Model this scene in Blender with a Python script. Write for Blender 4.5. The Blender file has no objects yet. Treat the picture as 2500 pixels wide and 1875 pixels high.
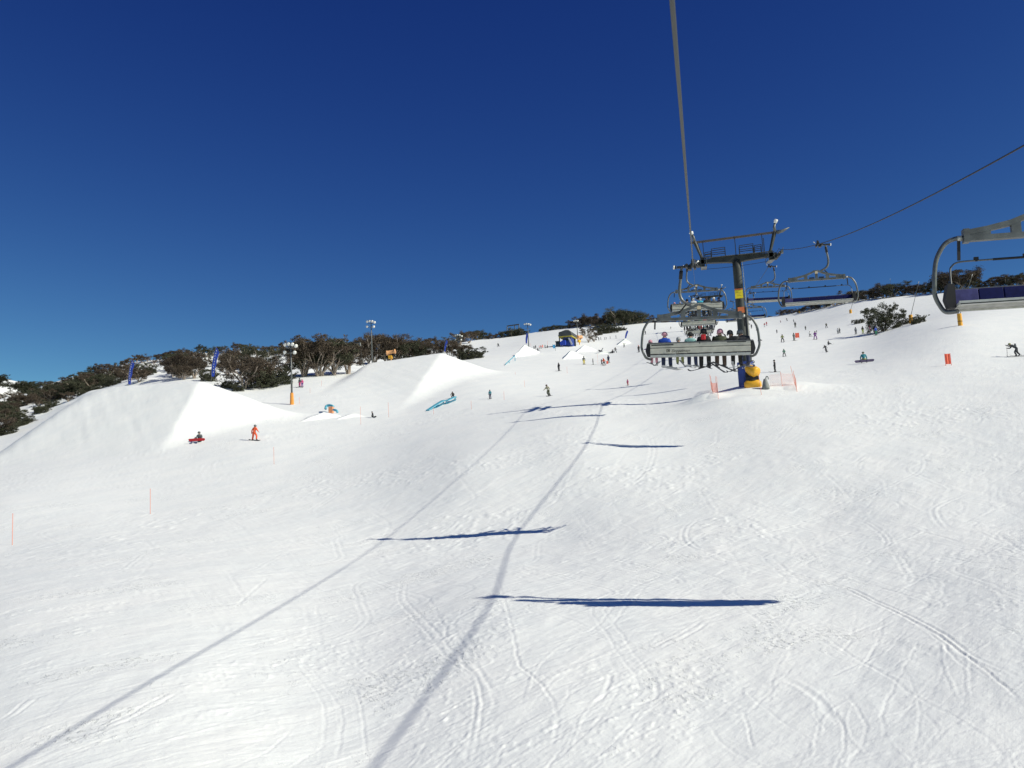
import bpy, bmesh, math, random
import numpy as np
from mathutils import Vector, Matrix, Quaternion

S = bpy.context.scene
C = S.collection
rad = math.radians
rng = random.Random(11)

# ------------------------------------------------------------------ camera
F_PX = 2290.0                      # focal length measured on a 2500 px wide frame
YAW, PITCH, ROLL = rad(-11.55), rad(7.5), rad(3.0)
FWD = np.array([math.sin(YAW)*math.cos(PITCH), math.cos(YAW)*math.cos(PITCH), math.sin(PITCH)])
R0 = np.array([math.cos(YAW), -math.sin(YAW), 0.0])
U0 = np.cross(R0, FWD)
RT = R0*math.cos(ROLL) - U0*math.sin(ROLL)
UP = U0*math.cos(ROLL) + R0*math.sin(ROLL)
FH = np.array([math.sin(YAW), math.cos(YAW), 0.0])
cam_data = bpy.data.cameras.new('camera')
cam_data.sensor_width = 36.0
cam_data.lens = 36.0*F_PX/2500.0
cam_data.clip_start = 0.1
cam_data.clip_end = 6000
cam = bpy.data.objects.new('camera', cam_data)
C.objects.link(cam)
cam.matrix_world = Matrix(((RT[0], UP[0], -FWD[0], 0), (RT[1], UP[1], -FWD[1], 0),
                           (RT[2], UP[2], -FWD[2], 0), (0, 0, 0, 1)))
S.camera = cam

# ------------------------------------------------------------------ light
SUN_EL, SUN_AZ = rad(35.5), rad(100.0)      # azimuth clockwise from +Y
SUNV = Vector((math.sin(SUN_AZ)*math.cos(SUN_EL), math.cos(SUN_AZ)*math.cos(SUN_EL), math.sin(SUN_EL)))
w = bpy.data.worlds.new('World'); S.world = w; w.use_nodes = True
wn = w.node_tree
for n in list(wn.nodes): wn.nodes.remove(n)
sky = wn.nodes.new('ShaderNodeTexSky'); sky.sky_type = 'NISHITA'; sky.sun_disc = False
sky.sun_elevation = SUN_EL; sky.sun_rotation = SUN_AZ
sky.altitude = 2600; sky.air_density = 0.75; sky.dust_density = 0.0; sky.ozone_density = 5.5
bg = wn.nodes.new('ShaderNodeBackground'); bg.inputs[1].default_value = 0.085
wo = wn.nodes.new('ShaderNodeOutputWorld')
_sp = wn.nodes.new('ShaderNodeSeparateColor'); _cb = wn.nodes.new('ShaderNodeCombineColor')
wn.links.new(sky.outputs[0], _sp.inputs[0])
for _i, (_p, _k) in enumerate(((2.0, 0.48), (1.77, 0.44), (1.0, 0.88))):   # deep, saturated high-altitude blue
    _a = wn.nodes.new('ShaderNodeMath'); _a.operation = 'POWER'; _a.inputs[1].default_value = _p
    _b = wn.nodes.new('ShaderNodeMath'); _b.operation = 'MULTIPLY'; _b.inputs[1].default_value = _k
    wn.links.new(_sp.outputs[_i], _a.inputs[0]); wn.links.new(_a.outputs[0], _b.inputs[0]); wn.links.new(_b.outputs[0], _cb.inputs[_i])
wn.links.new(_cb.outputs[0], bg.inputs[0]); wn.links.new(bg.outputs[0], wo.inputs[0])
sd = bpy.data.lights.new('sun', 'SUN'); sd.energy = 4.05; sd.angle = rad(0.53); sd.color = (1.0, 0.965, 0.81)
sun = bpy.data.objects.new('sun', sd); C.objects.link(sun)
sun.rotation_euler = SUNV.to_track_quat('Z', 'Y').to_euler()
S.view_settings.view_transform = 'Standard'
S.view_settings.look = 'None'
S.view_settings.exposure = 0.22
S.view_settings.gamma = 1.0
S.render.engine = 'CYCLES'
S.cycles.max_bounces = 6
S.cycles.use_denoising = True

# ------------------------------------------------------------------ helpers
def pt(x, y, D):
    """world point seen at photo position x,y (2500 px frame) at depth D"""
    return D*(FWD + RT*(x-1250)/F_PX - UP*(y-937.5)/F_PX)
def lev(P):
    d = P @ FH
    return (P @ R0)/d, P[2]/d, d            # lateral tangent, elevation tangent, level depth
def wld(a, e, D):
    return (FH + R0*a)*D + np.array([0, 0, 1.0])*e*D
def V(p): return Vector((float(p[0]), float(p[1]), float(p[2])))

def tag(o, label=None, cat=None, group=None, kind=None):
    if label: o['label'] = label
    if cat: o['category'] = cat
    if group: o['group'] = group
    if kind: o['kind'] = kind
    return o
def empty(name, loc=(0, 0, 0), rz=0.0, scale=1.0):
    o = bpy.data.objects.new(name, None); C.objects.link(o)
    o.empty_display_size = 0.3
    o.location = V(loc); o.rotation_euler = (0, 0, rz); o.scale = (scale,)*3
    return o

_mats = {}
def mat(name, col, rough=0.6, metal=0.0, var=0.0, scale=3.0, bump=0.0, spec=0.5, coat=0.0):
    if name in _mats: return _mats[name]
    m = bpy.data.materials.new(name); m.use_nodes = True
    nt = m.node_tree; b = nt.nodes['Principled BSDF']
    b.inputs['Base Color'].default_value = (*col, 1); b.inputs['Roughness'].default_value = rough
    b.inputs['Metallic'].default_value = metal
    b.inputs['Specular IOR Level'].default_value = spec
    if coat: b.inputs['Coat Weight'].default_value = coat
    if var or bump:
        tc = nt.nodes.new('ShaderNodeTexCoord'); no = nt.nodes.new('ShaderNodeTexNoise')
        no.inputs['Scale'].default_value = scale; no.inputs['Detail'].default_value = 5
        nt.links.new(tc.outputs['Object'], no.inputs['Vector'])
        if var:
            r = nt.nodes.new('ShaderNodeValToRGB')
            r.color_ramp.elements[0].position = 0.3; r.color_ramp.elements[1].position = 0.72
            r.color_ramp.elements[0].color = (*[max(0, c*(1-var)) for c in col], 1)
            r.color_ramp.elements[1].color = (*[min(1, c*(1+var*0.7)) for c in col], 1)
            nt.links.new(no.outputs[0], r.inputs[0]); nt.links.new(r.outputs[0], b.inputs['Base Color'])
        if bump:
            bp = nt.nodes.new('ShaderNodeBump'); bp.inputs['Strength'].default_value = bump
            bp.inputs['Distance'].default_value = 0.05
            nt.links.new(no.outputs[0], bp.inputs['Height']); nt.links.new(bp.outputs[0], b.inputs['Normal'])
    _mats[name] = m
    return m

class MB:
    """collects shapes into one mesh"""
    def __init__(s): s.v = []; s.f = []; s.m = []; s.mi = 0
    def add(s, vs, fs):
        o = len(s.v); s.v.extend([tuple(v) for v in vs])
        for f in fs: s.f.append(tuple(i+o for i in f)); s.m.append(s.mi)
    def box(s, c, size, rot=None):
        x, y, z = size[0]/2, size[1]/2, size[2]/2
        vs = [Vector((i*x, j*y, k*z)) for i in (-1, 1) for j in (-1, 1) for k in (-1, 1)]
        if rot is not None: vs = [rot @ v for v in vs]
        c = Vector(c)
        s.add([v+c for v in vs], [(0, 1, 3, 2), (4, 6, 7, 5), (0, 4, 5, 1), (2, 3, 7, 6), (0, 2, 6, 4), (1, 5, 7, 3)])
        return s
    def bar(s, p0, p1, w_, h_):
        p0, p1 = Vector(p0), Vector(p1); d = p1-p0
        q = d.to_track_quat('Y', 'Z').to_matrix()
        return s.box((p0+p1)/2, (w_, d.length, h_), q)
    def tube(s, path, r, n=8, cap=True):
        P = [Vector(p) for p in path]; k = len(P)
        rr = r if isinstance(r, (list, tuple)) else [r]*k
        vs = []; prev = None
        for i, p in enumerate(P):
            t = (P[min(i+1, k-1)]-P[max(i-1, 0)]).normalized()
            if prev is None:
                a = Vector((0, 0, 1)) if abs(t.z) < 0.9 else Vector((1, 0, 0))
                u = t.cross(a).normalized()
            else:
                u = (prev - t*prev.dot(t)).normalized()
            prev = u; w2 = t.cross(u)
            for j in range(n):
                an = 2*math.pi*j/n
                vs.append(p + (u*math.cos(an)+w2*math.sin(an))*rr[i])
        fs = []
        for i in range(k-1):
            for j in range(n):
                a = i*n+j; b = i*n+(j+1) % n
                fs.append((a, b, b+n, a+n))
        if cap:
            fs.append(tuple(range(n-1, -1, -1))); fs.append(tuple((k-1)*n+j for j in range(n)))
        s.add(vs, fs); return s
    def cyl(s, p0, p1, r0, r1=None, n=12):
        return s.tube([p0, p1], [r0, r0 if r1 is None else r1], n)
    def lathe(s, prof, axis0=(0, 0, 0), axis=(0, 0, 1), n=16):
        """prof: list of (radius, height along axis)"""
        ax = Vector(axis).normalized(); o = Vector(axis0)
        return s.tube([o+ax*h for r, h in prof], [r for r, h in prof], n)
    def prism(s, outline, y0, y1):
        """outline in x,z; extruded along y"""
        n = len(outline)
        vs = [(x, y0, z) for x, z in outline]+[(x, y1, z) for x, z in outline]
        fs = [tuple(range(n)), tuple(range(2*n-1, n-1, -1))]
        for i in range(n):
            j = (i+1) % n; fs.append((j, i, i+n, j+n))
        s.add(vs, fs); return s
    def ell(s, c, r, rot=None, nu=10, nv=7):
        c = Vector(c); vs = []
        for i in range(nv+1):
            th = math.pi*i/nv
            for j in range(nu):
                ph = 2*math.pi*j/nu
                v = Vector((r[0]*math.sin(th)*math.cos(ph), r[1]*math.sin(th)*math.sin(ph), r[2]*math.cos(th)))
                if rot is not None: v = rot @ v
                vs.append(v+c)
        fs = []
        for i in range(nv):
            for j in range(nu):
                a = i*nu+j; b = i*nu+(j+1) % nu
                fs.append((a, a+nu, b+nu, b))
        s.add(vs, fs); return s
    def mesh(s, name, mats=(), smooth=False, bevel=0):
        me = bpy.data.meshes.new(name); me.from_pydata(s.v, [], s.f)
        bm = bmesh.new(); bm.from_mesh(me)
        bmesh.ops.remove_doubles(bm, verts=bm.verts, dist=1e-5)
        if bevel:
            ed = [e for e in bm.edges if len(e.link_faces) == 2 and e.calc_face_angle(0) > 0.6]
            bmesh.ops.bevel(bm, geom=ed, offset=bevel, segments=1, affect='EDGES', clamp_overlap=True)
        bmesh.ops.recalc_face_normals(bm, faces=bm.faces)
        bm.to_mesh(me); bm.free()
        if len(set(s.m)) > 1 and not bevel and len(me.polygons) == len(s.m):
            me.polygons.foreach_set('material_index', s.m)
        if not isinstance(mats, (list, tuple)): mats = (mats,)
        for m in mats: me.materials.append(m)
        if smooth:
            me.polygons.foreach_set('use_smooth', [True]*len(me.polygons))
        return me
    def build(s, name, mats, parent=None, smooth=False, bevel=0):
        o = bpy.data.objects.new(name, s.mesh(name, mats, smooth, bevel)); C.objects.link(o)
        if parent: o.parent = parent
        return o
def arc(pts, per=6):
    """smooth a polyline with Catmull-Rom"""
    P = [Vector(p) for p in pts]; out = []
    for i in range(len(P)-1):
        p0 = P[max(i-1, 0)]; p1 = P[i]; p2 = P[i+1]; p3 = P[min(i+2, len(P)-1)]
        for k in range(per):
            t = k/per
            out.append(0.5*((2*p1)+(p2-p0)*t+(2*p0-5*p1+4*p2-p3)*t*t+(3*p1-p0-3*p2+p3)*t**3))
    out.append(P[-1]); return out

# ------------------------------------------------------------------ terrain
# ridge: photo x, y of the snow skyline and its distance
RIDGE = [(-400, 1000, 230), (0, 976, 230), (60, 957, 235), (119, 942, 235), (203, 920, 235), (325, 886, 235), (415, 873, 235),
         (545, 864, 235), (603, 859, 240), (700, 862, 245), (825, 860, 255), (917, 852, 280), (1026, 850, 320), (1089, 842, 340),
         (1160, 830, 370), (1222, 823, 380), (1282, 816, 380), (1318, 809, 375), (1418, 796, 365), (1490, 794, 350), (1550, 789, 345),
         (1650, 787, 350), (1750, 784, 360), (1845, 780, 365), (1900, 770, 365), (2000, 751, 350), (2092, 734, 330), (2281, 715, 300),
         (2350, 706, 290), (2500, 697, 280), (2900, 668, 260)]
CTRL = [ # photo x, y, distance
 (1185, 1455, 25.4), (937, 1320, 45), (1130, 1140, 63), (1262, 1030, 86.5), (1300, 1001, 94.8), (1475, 984, 94.7), (1415, 1095, 64.3),
 (0, 1870, 13.4), (452, 1605, 19.2), (870, 1875, 14.0), (1085, 1593, 19.9), (1527, 1459, 24.3), (1350, 1297, 43.2), (1140, 1308, 44.2), (1498, 1015, 84.5), (1665, 1085, 65), (1465, 962, 119), (1578, 952, 117),
 (1870, 1462, 23.2), (1800, 1875, 12.9), (2500, 1875, 11.9), (2500, 1455, 20.7), (2900, 1400, 21.9), (2000, 1250, 40.9), (2500, 1250, 36.3), (1700, 1250, 43.2),
 (2000, 1120, 53.8), (2500, 1100, 50.7), (2000, 1030, 67.3), (1700, 1010, 80), (2500, 980, 68.2), (2900, 980, 61), (2200, 950, 83.2), (2480, 872, 104.8), (1815, 950, 91.5),
 (0, 1500, 24), (600, 1450, 28), (30, 1330, 47), (367, 1255, 58), (669, 1133, 80), (480, 1080, 95), (621, 1076, 93), (881, 1037, 104),
 (0, 1235, 62), (-400, 1400, 45), (-400, 1250, 75), (150, 1160, 80), (0, 1130, 100), (250, 1060, 112),
 (0, 1068, 135), (0, 1030, 165), (150, 1010, 150), (150, 975, 190), (300, 975, 140), (300, 930, 185), (450, 950, 135), (450, 905, 190),
 (-400, 1100, 140), (-400, 1050, 180),
 (713, 988, 122), (735, 946, 138), (626, 951, 140), (689, 922, 155), (600, 915, 170), (852, 913, 160), (650, 880, 205), (800, 885, 205),
 (980, 985, 122), (870, 1003, 114), (1150, 932, 140), (1197, 974, 117), (1341, 967, 118), (1365, 905, 165), (1000, 880, 235), (950, 905, 200),
 (1217, 845, 300), (1426, 889, 178), (1475, 892, 174), (1411, 832, 265), (1385, 846, 240), (1291, 848, 250), (1122, 876, 215),
 (1503, 862, 220), (1490, 829, 280), (1524, 848, 245), (1560, 858, 205), (1600, 925, 133), (1700, 870, 165), (1700, 820, 235),
 (1893, 908, 117), (1911, 835, 190), (2018, 858, 154), (1942, 800, 270), (2110, 886, 120), (2345, 795, 142), (2224, 790, 176),
 (2160, 812, 178), (2139, 818, 180), (2257, 782, 190), (2078, 764, 265), (2480, 770, 162), (2480, 730, 215),
 (2900, 860, 90), (2900, 750, 170)]
_a = []; _e = []; _d = []; _er = []
for x, y, D in CTRL+RIDGE:
    a, e, d = lev(pt(x, y, D)); _a.append(a); _e.append(e); _d.append(d)
_a = np.array(_a); _e = np.array(_e); _d = np.array(_d)
nR = len(RIDGE)
RA = _a[-nR:]; RD = _d[-nR:]; RE = _e[-nR:]
def _g(D): return np.log(D)*0.42
def _basis(a, D): return np.stack([np.ones_like(a), a, _g(D), 1.0/D*10], -1)
def _K(r2): return 0.5*r2*np.log(r2+1e-12)
_X = np.stack([_a*1.6, _g(_d)], -1)
_n = len(_a)
_Km = _K(((_X[:, None]-_X[None])**2).sum(-1)) + np.eye(_n)*0.0015
_P = _basis(_a, _d)
_A = np.block([[_Km, _P], [_P.T, np.zeros((4, 4))]])
_W = np.linalg.solve(_A, np.concatenate([_e, np.zeros(4)]))
def e_base(a, D):
    sh = a.shape; a = a.ravel(); D = D.ravel(); out = np.empty(len(a))
    for i in range(0, len(a), 40000):
        aa = np.clip(a[i:i+40000], -0.72, 0.72); dd = np.clip(D[i:i+40000], 9, 600)
        X = np.stack([aa*1.6, _g(dd)], -1)
        out[i:i+40000] = _K(((X[:, None]-_X[None])**2).sum(-1)) @ _W[:_n] + _basis(aa, dd) @ _W[_n:]
    return out.reshape(sh)
def plane(p, q, r):
    p, q, r = (np.asarray(t, float) for t in (p, q, r))
    n = np.cross(q-p, r-p); n /= n[2]
    return lambda x, y: p[2]-(n[0]*(x-p[0])+n[1]*(y-p[1]))/1.0
def smin(a, b, k):
    h = np.clip(0.5+0.5*(b-a)/k, 0, 1)
    return b*(1-h)+a*h-k*h*(1-h)
def smax(a, b, k): return -smin(-a, -b, k)
def back(p, dy, dz, dx=0.0): return np.asarray(p)+np.array([dx, dy, dz])
# big jump on the far left: landing, sunlit side wall, deck, far side
k1 = pt(490, 928, 112); k2 = pt(250, 943, 117); k3 = pt(403, 1088, 94)
J1 = [(plane(k1, k2, k3), 0.5), (plane(k1, k3, pt(742, 1020, 112)), 0.25), (plane(k1, k2, back(k1, 10, -0.6)), 0.8),
      (plane(k1, pt(742, 1020, 112), back(k1, 6, -1.2, -3)), 0.3), (plane(k2, pt(155, 966, 103), back(k2, 0, -3.2, -9)), 1.2), (plane(pt(155, 966, 103), pt(0, 1054, 88), back(pt(155, 966, 103), 0, -6.5, -9)), 1.5)]
# second big jump, in the middle
m1 = pt(1080, 860, 160); m2 = pt(894, 886, 158); m3 = pt(1000, 975, 124)
J2 = [(plane(m1, m2, m3), 0.5), (plane(m1, m3, pt(1165, 892, 160)), 0.25), (plane(m1, m2, back(m1, 20, 0.4)), 0.6),
      (plane(m2, pt(745, 1000, 118), back(m2, 0, -7, -9)), 1.0), (plane(m1, pt(1165, 892, 160), back(m1, 5, -1.2, -3)), 0.3)]
def mound(J, x, y):
    z = None
    for pl, k in J:
        zz = pl(x, y); z = zz if z is None else smin(z, zz, k)
    return z
def bumps(x, y, z):
    # berm of pushed-up snow round the lift tower and the snow gun
    for (bx, by, D, rx, ry, h) in ((1850, 955, 89.0, 5.5, 2.6, 0.55), (1722, 975, 87.0, 1.9, 1.3, 0.75), (1940, 955, 91.0, 3.2, 2.2, 0.5), (1770, 990, 83, 3.5, 2.0, 0.35)):
        P = pt(bx, by, D)
        z = z + h*np.exp(-((x-P[0])/rx)**2-((y-P[1])/ry)**2)
    return z
_rs = np.random.RandomState(5)
_perm = _rs.rand(256, 256)
def vnoise(x, y):
    xi = np.floor(x).astype(int); yi = np.floor(y).astype(int); fx = x-xi; fy = y-yi
    fx = fx*fx*(3-2*fx); fy = fy*fy*(3-2*fy)
    g = lambda i, j: _perm[i % 256, j % 256]
    return (g(xi, yi)*(1-fx)+g(xi+1, yi)*fx)*(1-fy)+(g(xi, yi+1)*(1-fx)+g(xi+1, yi+1)*fx)*fy-0.5
def terrain(a, D, fine=True):
    Dr = np.interp(a, RA, RD)
    Dc = np.minimum(D, Dr)
    e = e_base(a, Dc)
    z = e*Dc - np.where(D > Dr, (D-Dr)*0.10+(D-Dr)**2*0.0006, 0)
    t9 = np.clip(D/9.0, 0, 1)          # carry the slope on downhill below the camera
    z = np.where(D < 9, t9*(e*9.0)+(1-t9)*-5.2, z)
    x = (FH[0]+R0[0]*a)*D; y = (FH[1]+R0[1]*a)*D
    m = (D > 70) & (D < 175) & (a < 0.05)
    for J in (J1, J2):
        mz = mound(J, x+.08*vnoise(x/2.1, y/2.6), y+.08*vnoise(x/2.4+7, y/2.2))+.05*vnoise(x/.9+y/1.1, y/6)
        z = np.where(m, smax(z, mz, 1.3), z)
    z = bumps(x, y, z)
    if fine:
        z = z + 0.055*vnoise(x/4.3, y/7.0) + 0.025*vnoise(x/1.3+9, y/2.1)*(D < 120) + 0.022*vnoise(x/.45+9, y/.8)*(D < 60)
        z = z + 0.22*vnoise(x/19+3, y/31)*np.clip((D-60)/80, 0, 1)
        # untracked, lumpy snow among the trees on the left hill
        rough = np.clip((D-150)/30, 0, 1)*np.clip((-0.16-a)/0.06, 0, 1)
        z = z + rough*(1.6*vnoise(x/7, y/9)+0.9*vnoise(x/2.7, y/3.1))
    return x, y, z
_DG = np.exp(np.linspace(math.log(6), math.log(620), 1400))
def hit(px, py):
    """first ground point along the line of sight through photo position px,py"""
    r = FWD + RT*(px-1250)/F_PX - UP*(py-937.5)/F_PX
    a, e, d = lev(r)
    x, y, z = terrain(np.full_like(_DG, a), _DG, False)
    s = z/_DG - e
    idx = np.where(s >= 0)[0]
    if len(idx) == 0: i = int(np.argmax(s)); D = _DG[i]
    elif idx[0] == 0: D = _DG[0]
    else:
        i = idx[0]; t = s[i-1]/(s[i-1]-s[i]); D = _DG[i-1]*(1-t)+_DG[i]*t
    x, y, z = terrain(np.array([a]), np.array([D]), True)
    P = np.array([x[0], y[0], z[0]])
    return P, D
def zat(x, y):
    P = np.array([x, y, 0.0]); d = P @ FH; a = (P @ R0)/d
    return float(terrain(np.array([a]), np.array([d]), True)[2][0])

def cat2(P, step):
    """dense Catmull-Rom through 2-D points"""
    P = np.asarray(P, float); out = []
    Q = np.vstack([2*P[0]-P[1], P, 2*P[-1]-P[-2]])
    for i in range(len(P)-1):
        p0, p1, p2, p3 = Q[i:i+4]; n = max(2, int(np.linalg.norm(p2-p1)/step)); t = np.linspace(0, 1, n, endpoint=False)[:, None]
        out.append(0.5*(2*p1+(p2-p0)*t+(2*p0-5*p1+4*p2-p3)*t**2+(3*p1-p0-3*p2+p3)*t**3))
    return np.vstack(out+[P[-1:]])
def ph(pts, ox, oy, s):     # photo crop coordinates to ground points
    return [hit(ox+u/s, oy+v/s)[0][:2] for u, v in pts]
A7, A8, A9 = (700, 1200, 2.4575), (1250, 950, 1.7696), (0, 1200, 1.7696)
SEEN = [  # tracks seen in the photograph: (points, crop, half width, depth, pair spacing, roughness)
 ([(1240, 470), (1290, 600), (1340, 780), (1370, 920), (1400, 1040), (1500, 1130), (1590, 1250), (1625, 1370), (1600, 1500), (1545, 1659)], A7, .030, .030, 0, .5),
 ([(850, 945), (950, 1000), (1100, 1090), (1145, 1200), (1150, 1300), (1130, 1450), (1090, 1659)], A7, .035, .018, .15, .3),
 ([(710, 520), (690, 620), (720, 680), (820, 790), (900, 880), (960, 960), (1080, 1040), (1180, 1120)], A7, .07, .018, .26, .4),
 ([(250, 1090), (320, 1120), (420, 1155), (560, 1190), (700, 1210), (860, 1220)], A7, .045, .03, 0, .2), ([(310, 1215), (450, 1240), (600, 1270), (740, 1285)], A7, .03, .018, 0, .1),
 ([(0, 960), (100, 1060), (200, 1180), (260, 1290), (270, 1450), (230, 1659)], A7, .05, .010, .3, .3), ([(290, 1240), (330, 1330), (330, 1450), (300, 1640)], A7, .03, .018, 0, .3),
 ([(400, 1150), (440, 1280), (460, 1400), (470, 1520), (490, 1600)], A7, .03, .016, 0, .2), ([(1700, 1290), (1810, 1260), (1880, 1250), (1940, 1200)], A7, .05, .02, 0, .3),
 ([(470, 100), (600, 180), (605, 240), (540, 300)], A7, .04, .015, 0, .2), ([(1600, 1180), (1700, 1150), (1966, 1080)], A7, .05, .018, 0, .2),
 ([(830, 700), (960, 740), (1130, 775), (1300, 825), (1440, 860), (1560, 915), (1700, 980), (1850, 1060), (1990, 1160), (2212, 1260)], A8, .055, .030, .16, .2),
 ([(1850, 1070), (1960, 1150), (2080, 1240), (2212, 1350)], A8, .05, .022, 0, .2), ([(1700, 985), (1850, 1090), (1900, 1150), (2000, 1230)], A8, .05, .02, 0, .4),
 ([(1430, 540), (1540, 580), (1620, 650), (1600, 700)], A8, .06, .02, .2, .5), ([(800, 560), (755, 600), (750, 650), (800, 690), (860, 700)], A8, .07, .02, .28, .3),
 ([(1000, 1390), (1030, 1500), (1040, 1560)], A8, .04, .018, 0, .3), ([(1310, 300), (1340, 320), (1420, 330), (1480, 320), (1530, 285)], A8, .09, .018, .3, .3),
 ([(1760, 270), (1775, 310), (1765, 350), (1700, 390), (1500, 480), (1200, 590), (900, 670), (560, 740)], A8, .07, .016, .3, .3),
 ([(1760, 1075), (1720, 1160), (1640, 1300), (1600, 1400), (1620, 1530)], A8, .035, .014, 0, .5),
 ([(2212, 780), (1900, 850), (1600, 930), (1300, 1010), (1000, 1090), (700, 1180), (200, 1290)], A8, .04, .016, .35, .3),
 ([(590, 190), (610, 250), (600, 310), (570, 370), (480, 440)], A8, .08, .02, .32, .2), ([(430, 1210), (410, 1300), (350, 1355), (250, 1360)], A8, .08, .02, 0, .3),
 ([(1150, 1240), (1300, 1320), (1420, 1450)], A8, .12, .02, 0, .6), ([(1700, 600), (1850, 640), (1950, 670)], A8, .08, .018, 0, .4), ([(1300, 455), (1390, 480), (1395, 420)], A8, .05, .02, 0, .4),
 ([(2110, 690), (2190, 720)], A8, .05, .03, 0, .4), ([(1880, 610), (1830, 540), (1850, 500), (1990, 440)], A8, .09, .015, .3, .3), ([(600, 1130), (760, 1060), (850, 1000)], A8, .08, .02, .25, .3),
 ([(0, 790), (120, 740), (230, 700), (340, 680)], A9, .05, .02, 0, .2), ([(360, 1075), (560, 980), (780, 860)], A9, .06, .018, .2, .3), ([(1020, 520), (1040, 480), (1100, 425), (1150, 375), (1110, 365)], A9, .06, .02, 0, .7),
 ([(580, 440), (740, 420), (900, 400)], A9, .05, .015, .3, .3), ([(0, 1000), (80, 950), (150, 890)], A9, .06, .018, .2, .3), ([(90, 1194), (400, 1050), (700, 960)], A9, .05, .014, 0, .3)]
def tracks(A, Dd, X, Y):
    r = np.random.RandomState(8); H = np.zeros_like(X); T = []
    for pts, cr, w, dp, sep, ro in SEEN: T.append((np.array(ph(pts, *cr)), w*.52, dp*.55, sep*.8, ro+.15))
    def rnd(aR, DR):
        a = r.uniform(*aR); D = math.exp(r.uniform(math.log(DR[0]), math.log(DR[1]))); p = FH*D+R0*a*D; return p[:2]
    for k in range(5200):      # straight scraped streaks across and down the piste
        p = rnd((-.62, .62), (9.5, 150) if k < 2300 else (24, 125)); lf = p[0] < -.05*p[1]
        hd = rad(r.normal(24, 11) if lf else r.choice([r.normal(62, 16), r.normal(25, 18), r.normal(-40, 22)], p=[.5, .3, .2]))
        ln = r.uniform(.5, 4.0)*(1+p[1]/50); d = np.array([math.sin(hd), math.cos(hd)]); b = r.normal(0, .05)*ln; nn = np.array([d[1], -d[0]])
        T.append((np.array([p-d*ln/2, p+nn*b, p+d*ln/2]), r.uniform(.010, .030), r.uniform(.002, .0075)*r.choice([-1, 1], p=[.4, .6]), 0, .5))
    for k in range(230):      # linked turns of skiers and boarders coming down
        p = rnd((-.6, .62), (14, 130)); n = r.randint(3, 7); L_ = r.uniform(3.5, 8); am = r.uniform(.8, 3.2); hd = rad(r.normal(15, 22)); sg = r.choice([-1, 1]); q = []
        for i in range(n*2+1):
            u = i*L_/2; v = sg*am*(0 if i % 2 == 0 else (1 if (i//2) % 2 == 0 else -1)); q.append(p+np.array([math.sin(hd)*u+math.cos(hd)*v, math.cos(hd)*u-math.sin(hd)*v]))
        T.append((np.array(q), r.uniform(.016, .035), r.uniform(.003, .009), r.choice([0, .2, .3]), .6))
    for k in range(60):       # short skid arcs with sprayed snow
        p = rnd((-.6, .62), (11, 70)); ra = r.uniform(.8, 3); a0 = r.uniform(0, 6.28); sp = r.uniform(.5, 1.5)
        T.append((np.array([p+ra*np.array([math.cos(a0+sp*i/4), math.sin(a0+sp*i/4)]) for i in range(5)]), r.uniform(.03, .09), r.uniform(.005, .012), 0, .95))
    na, nd = len(A), len(Dd)
    for P, w, dp, sep, ro in T:
        for off in ([-sep/2, sep/2] if sep else [0]):
            dm = float(np.mean(P @ FH[:2])); step = max(.02, .0016*dm)
            C2 = cat2(P, step); tg = np.gradient(C2, axis=0); tg /= np.linalg.norm(tg, axis=1)[:, None]+1e-9
            s_ = np.arange(len(C2))*step
            C2 = C2+np.stack([tg[:, 1], -tg[:, 0]], -1)*(off+ro*.02*np.sin(s_*7+off*9)+ro*.012*np.sin(s_*23))[:, None]
            Dp = C2 @ FH[:2]; ap = (C2 @ R0[:2])/np.maximum(Dp, .1)
            ok = (Dp > 9.3) & (Dp < 170) & (np.abs(ap) < .65)
            if ok.sum() < 3: continue
            C2, Dp, ap, s_ = C2[ok], Dp[ok], ap[ok], s_[ok]
            # fade in and out, and break the line up where it is rough
            L_ = s_[-1]-s_[0]+1e-6; fade = np.clip(np.minimum(s_-s_[0], s_[-1]-s_)/(.18*L_+.05), 0, 1)
            fade = fade*np.clip(1-ro*.9*(vnoise(s_*1.1+dm, s_*0+off)+.5), .15, 1)
            ia = np.searchsorted(A, ap); idd = np.searchsorted(Dd, Dp)
            wl = max(w, .0016*dm); reach = 2.6*wl
            ka = int(min(14, math.ceil(reach/(.00155*dm))))+1; kd = int(min(8, math.ceil(reach/((.0027 if dm < 70 else .0062)*dm))))+1
            best = {}
            oa, od = np.meshgrid(np.arange(-ka, ka+1), np.arange(-kd, kd+1))
            I = np.clip(idd[:, None]+od.ravel()[None], 0, nd-1); Ja = np.clip(ia[:, None]+oa.ravel()[None], 0, na-1)
            dx = X[I, Ja]-C2[:, 0][:, None]; dy = Y[I, Ja]-C2[:, 1][:, None]; dd = np.sqrt(dx*dx+dy*dy)
            flat = (I*na+Ja).ravel(); o = np.argsort(dd.ravel(), kind='stable'); u, first = np.unique(flat[o], return_index=True)
            sel = o[first]; dmin = dd.ravel()[sel]; fd = np.repeat(fade, oa.size)[sel]
            dq = dp*min(2.6, max(1.0, dm/26)); g = -dq*np.exp(-(dmin/wl)**2)+dq*.55*np.exp(-((dmin-1.75*wl)/(.6*wl))**2)
            H.ravel()[u] += g*fd*(w/wl)**.5
    # churned, crumbly patches between the tracks
    for hd_, am_, fr_ in ((rad(20), .009, 1), (rad(55), .008, 1.4), (rad(-35), .006, 1.2)):   # fine scraped grain
        u_ = X*math.cos(hd_)-Y*math.sin(hd_); v_ = X*math.sin(hd_)+Y*math.cos(hd_)
        H += am_*vnoise(u_*fr_/.16, v_*fr_/1.5)*(vnoise(X/5+hd_, Y/6)+.6)*np.clip(Y/25, .35, 1.25)*(Y < 170)
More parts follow.
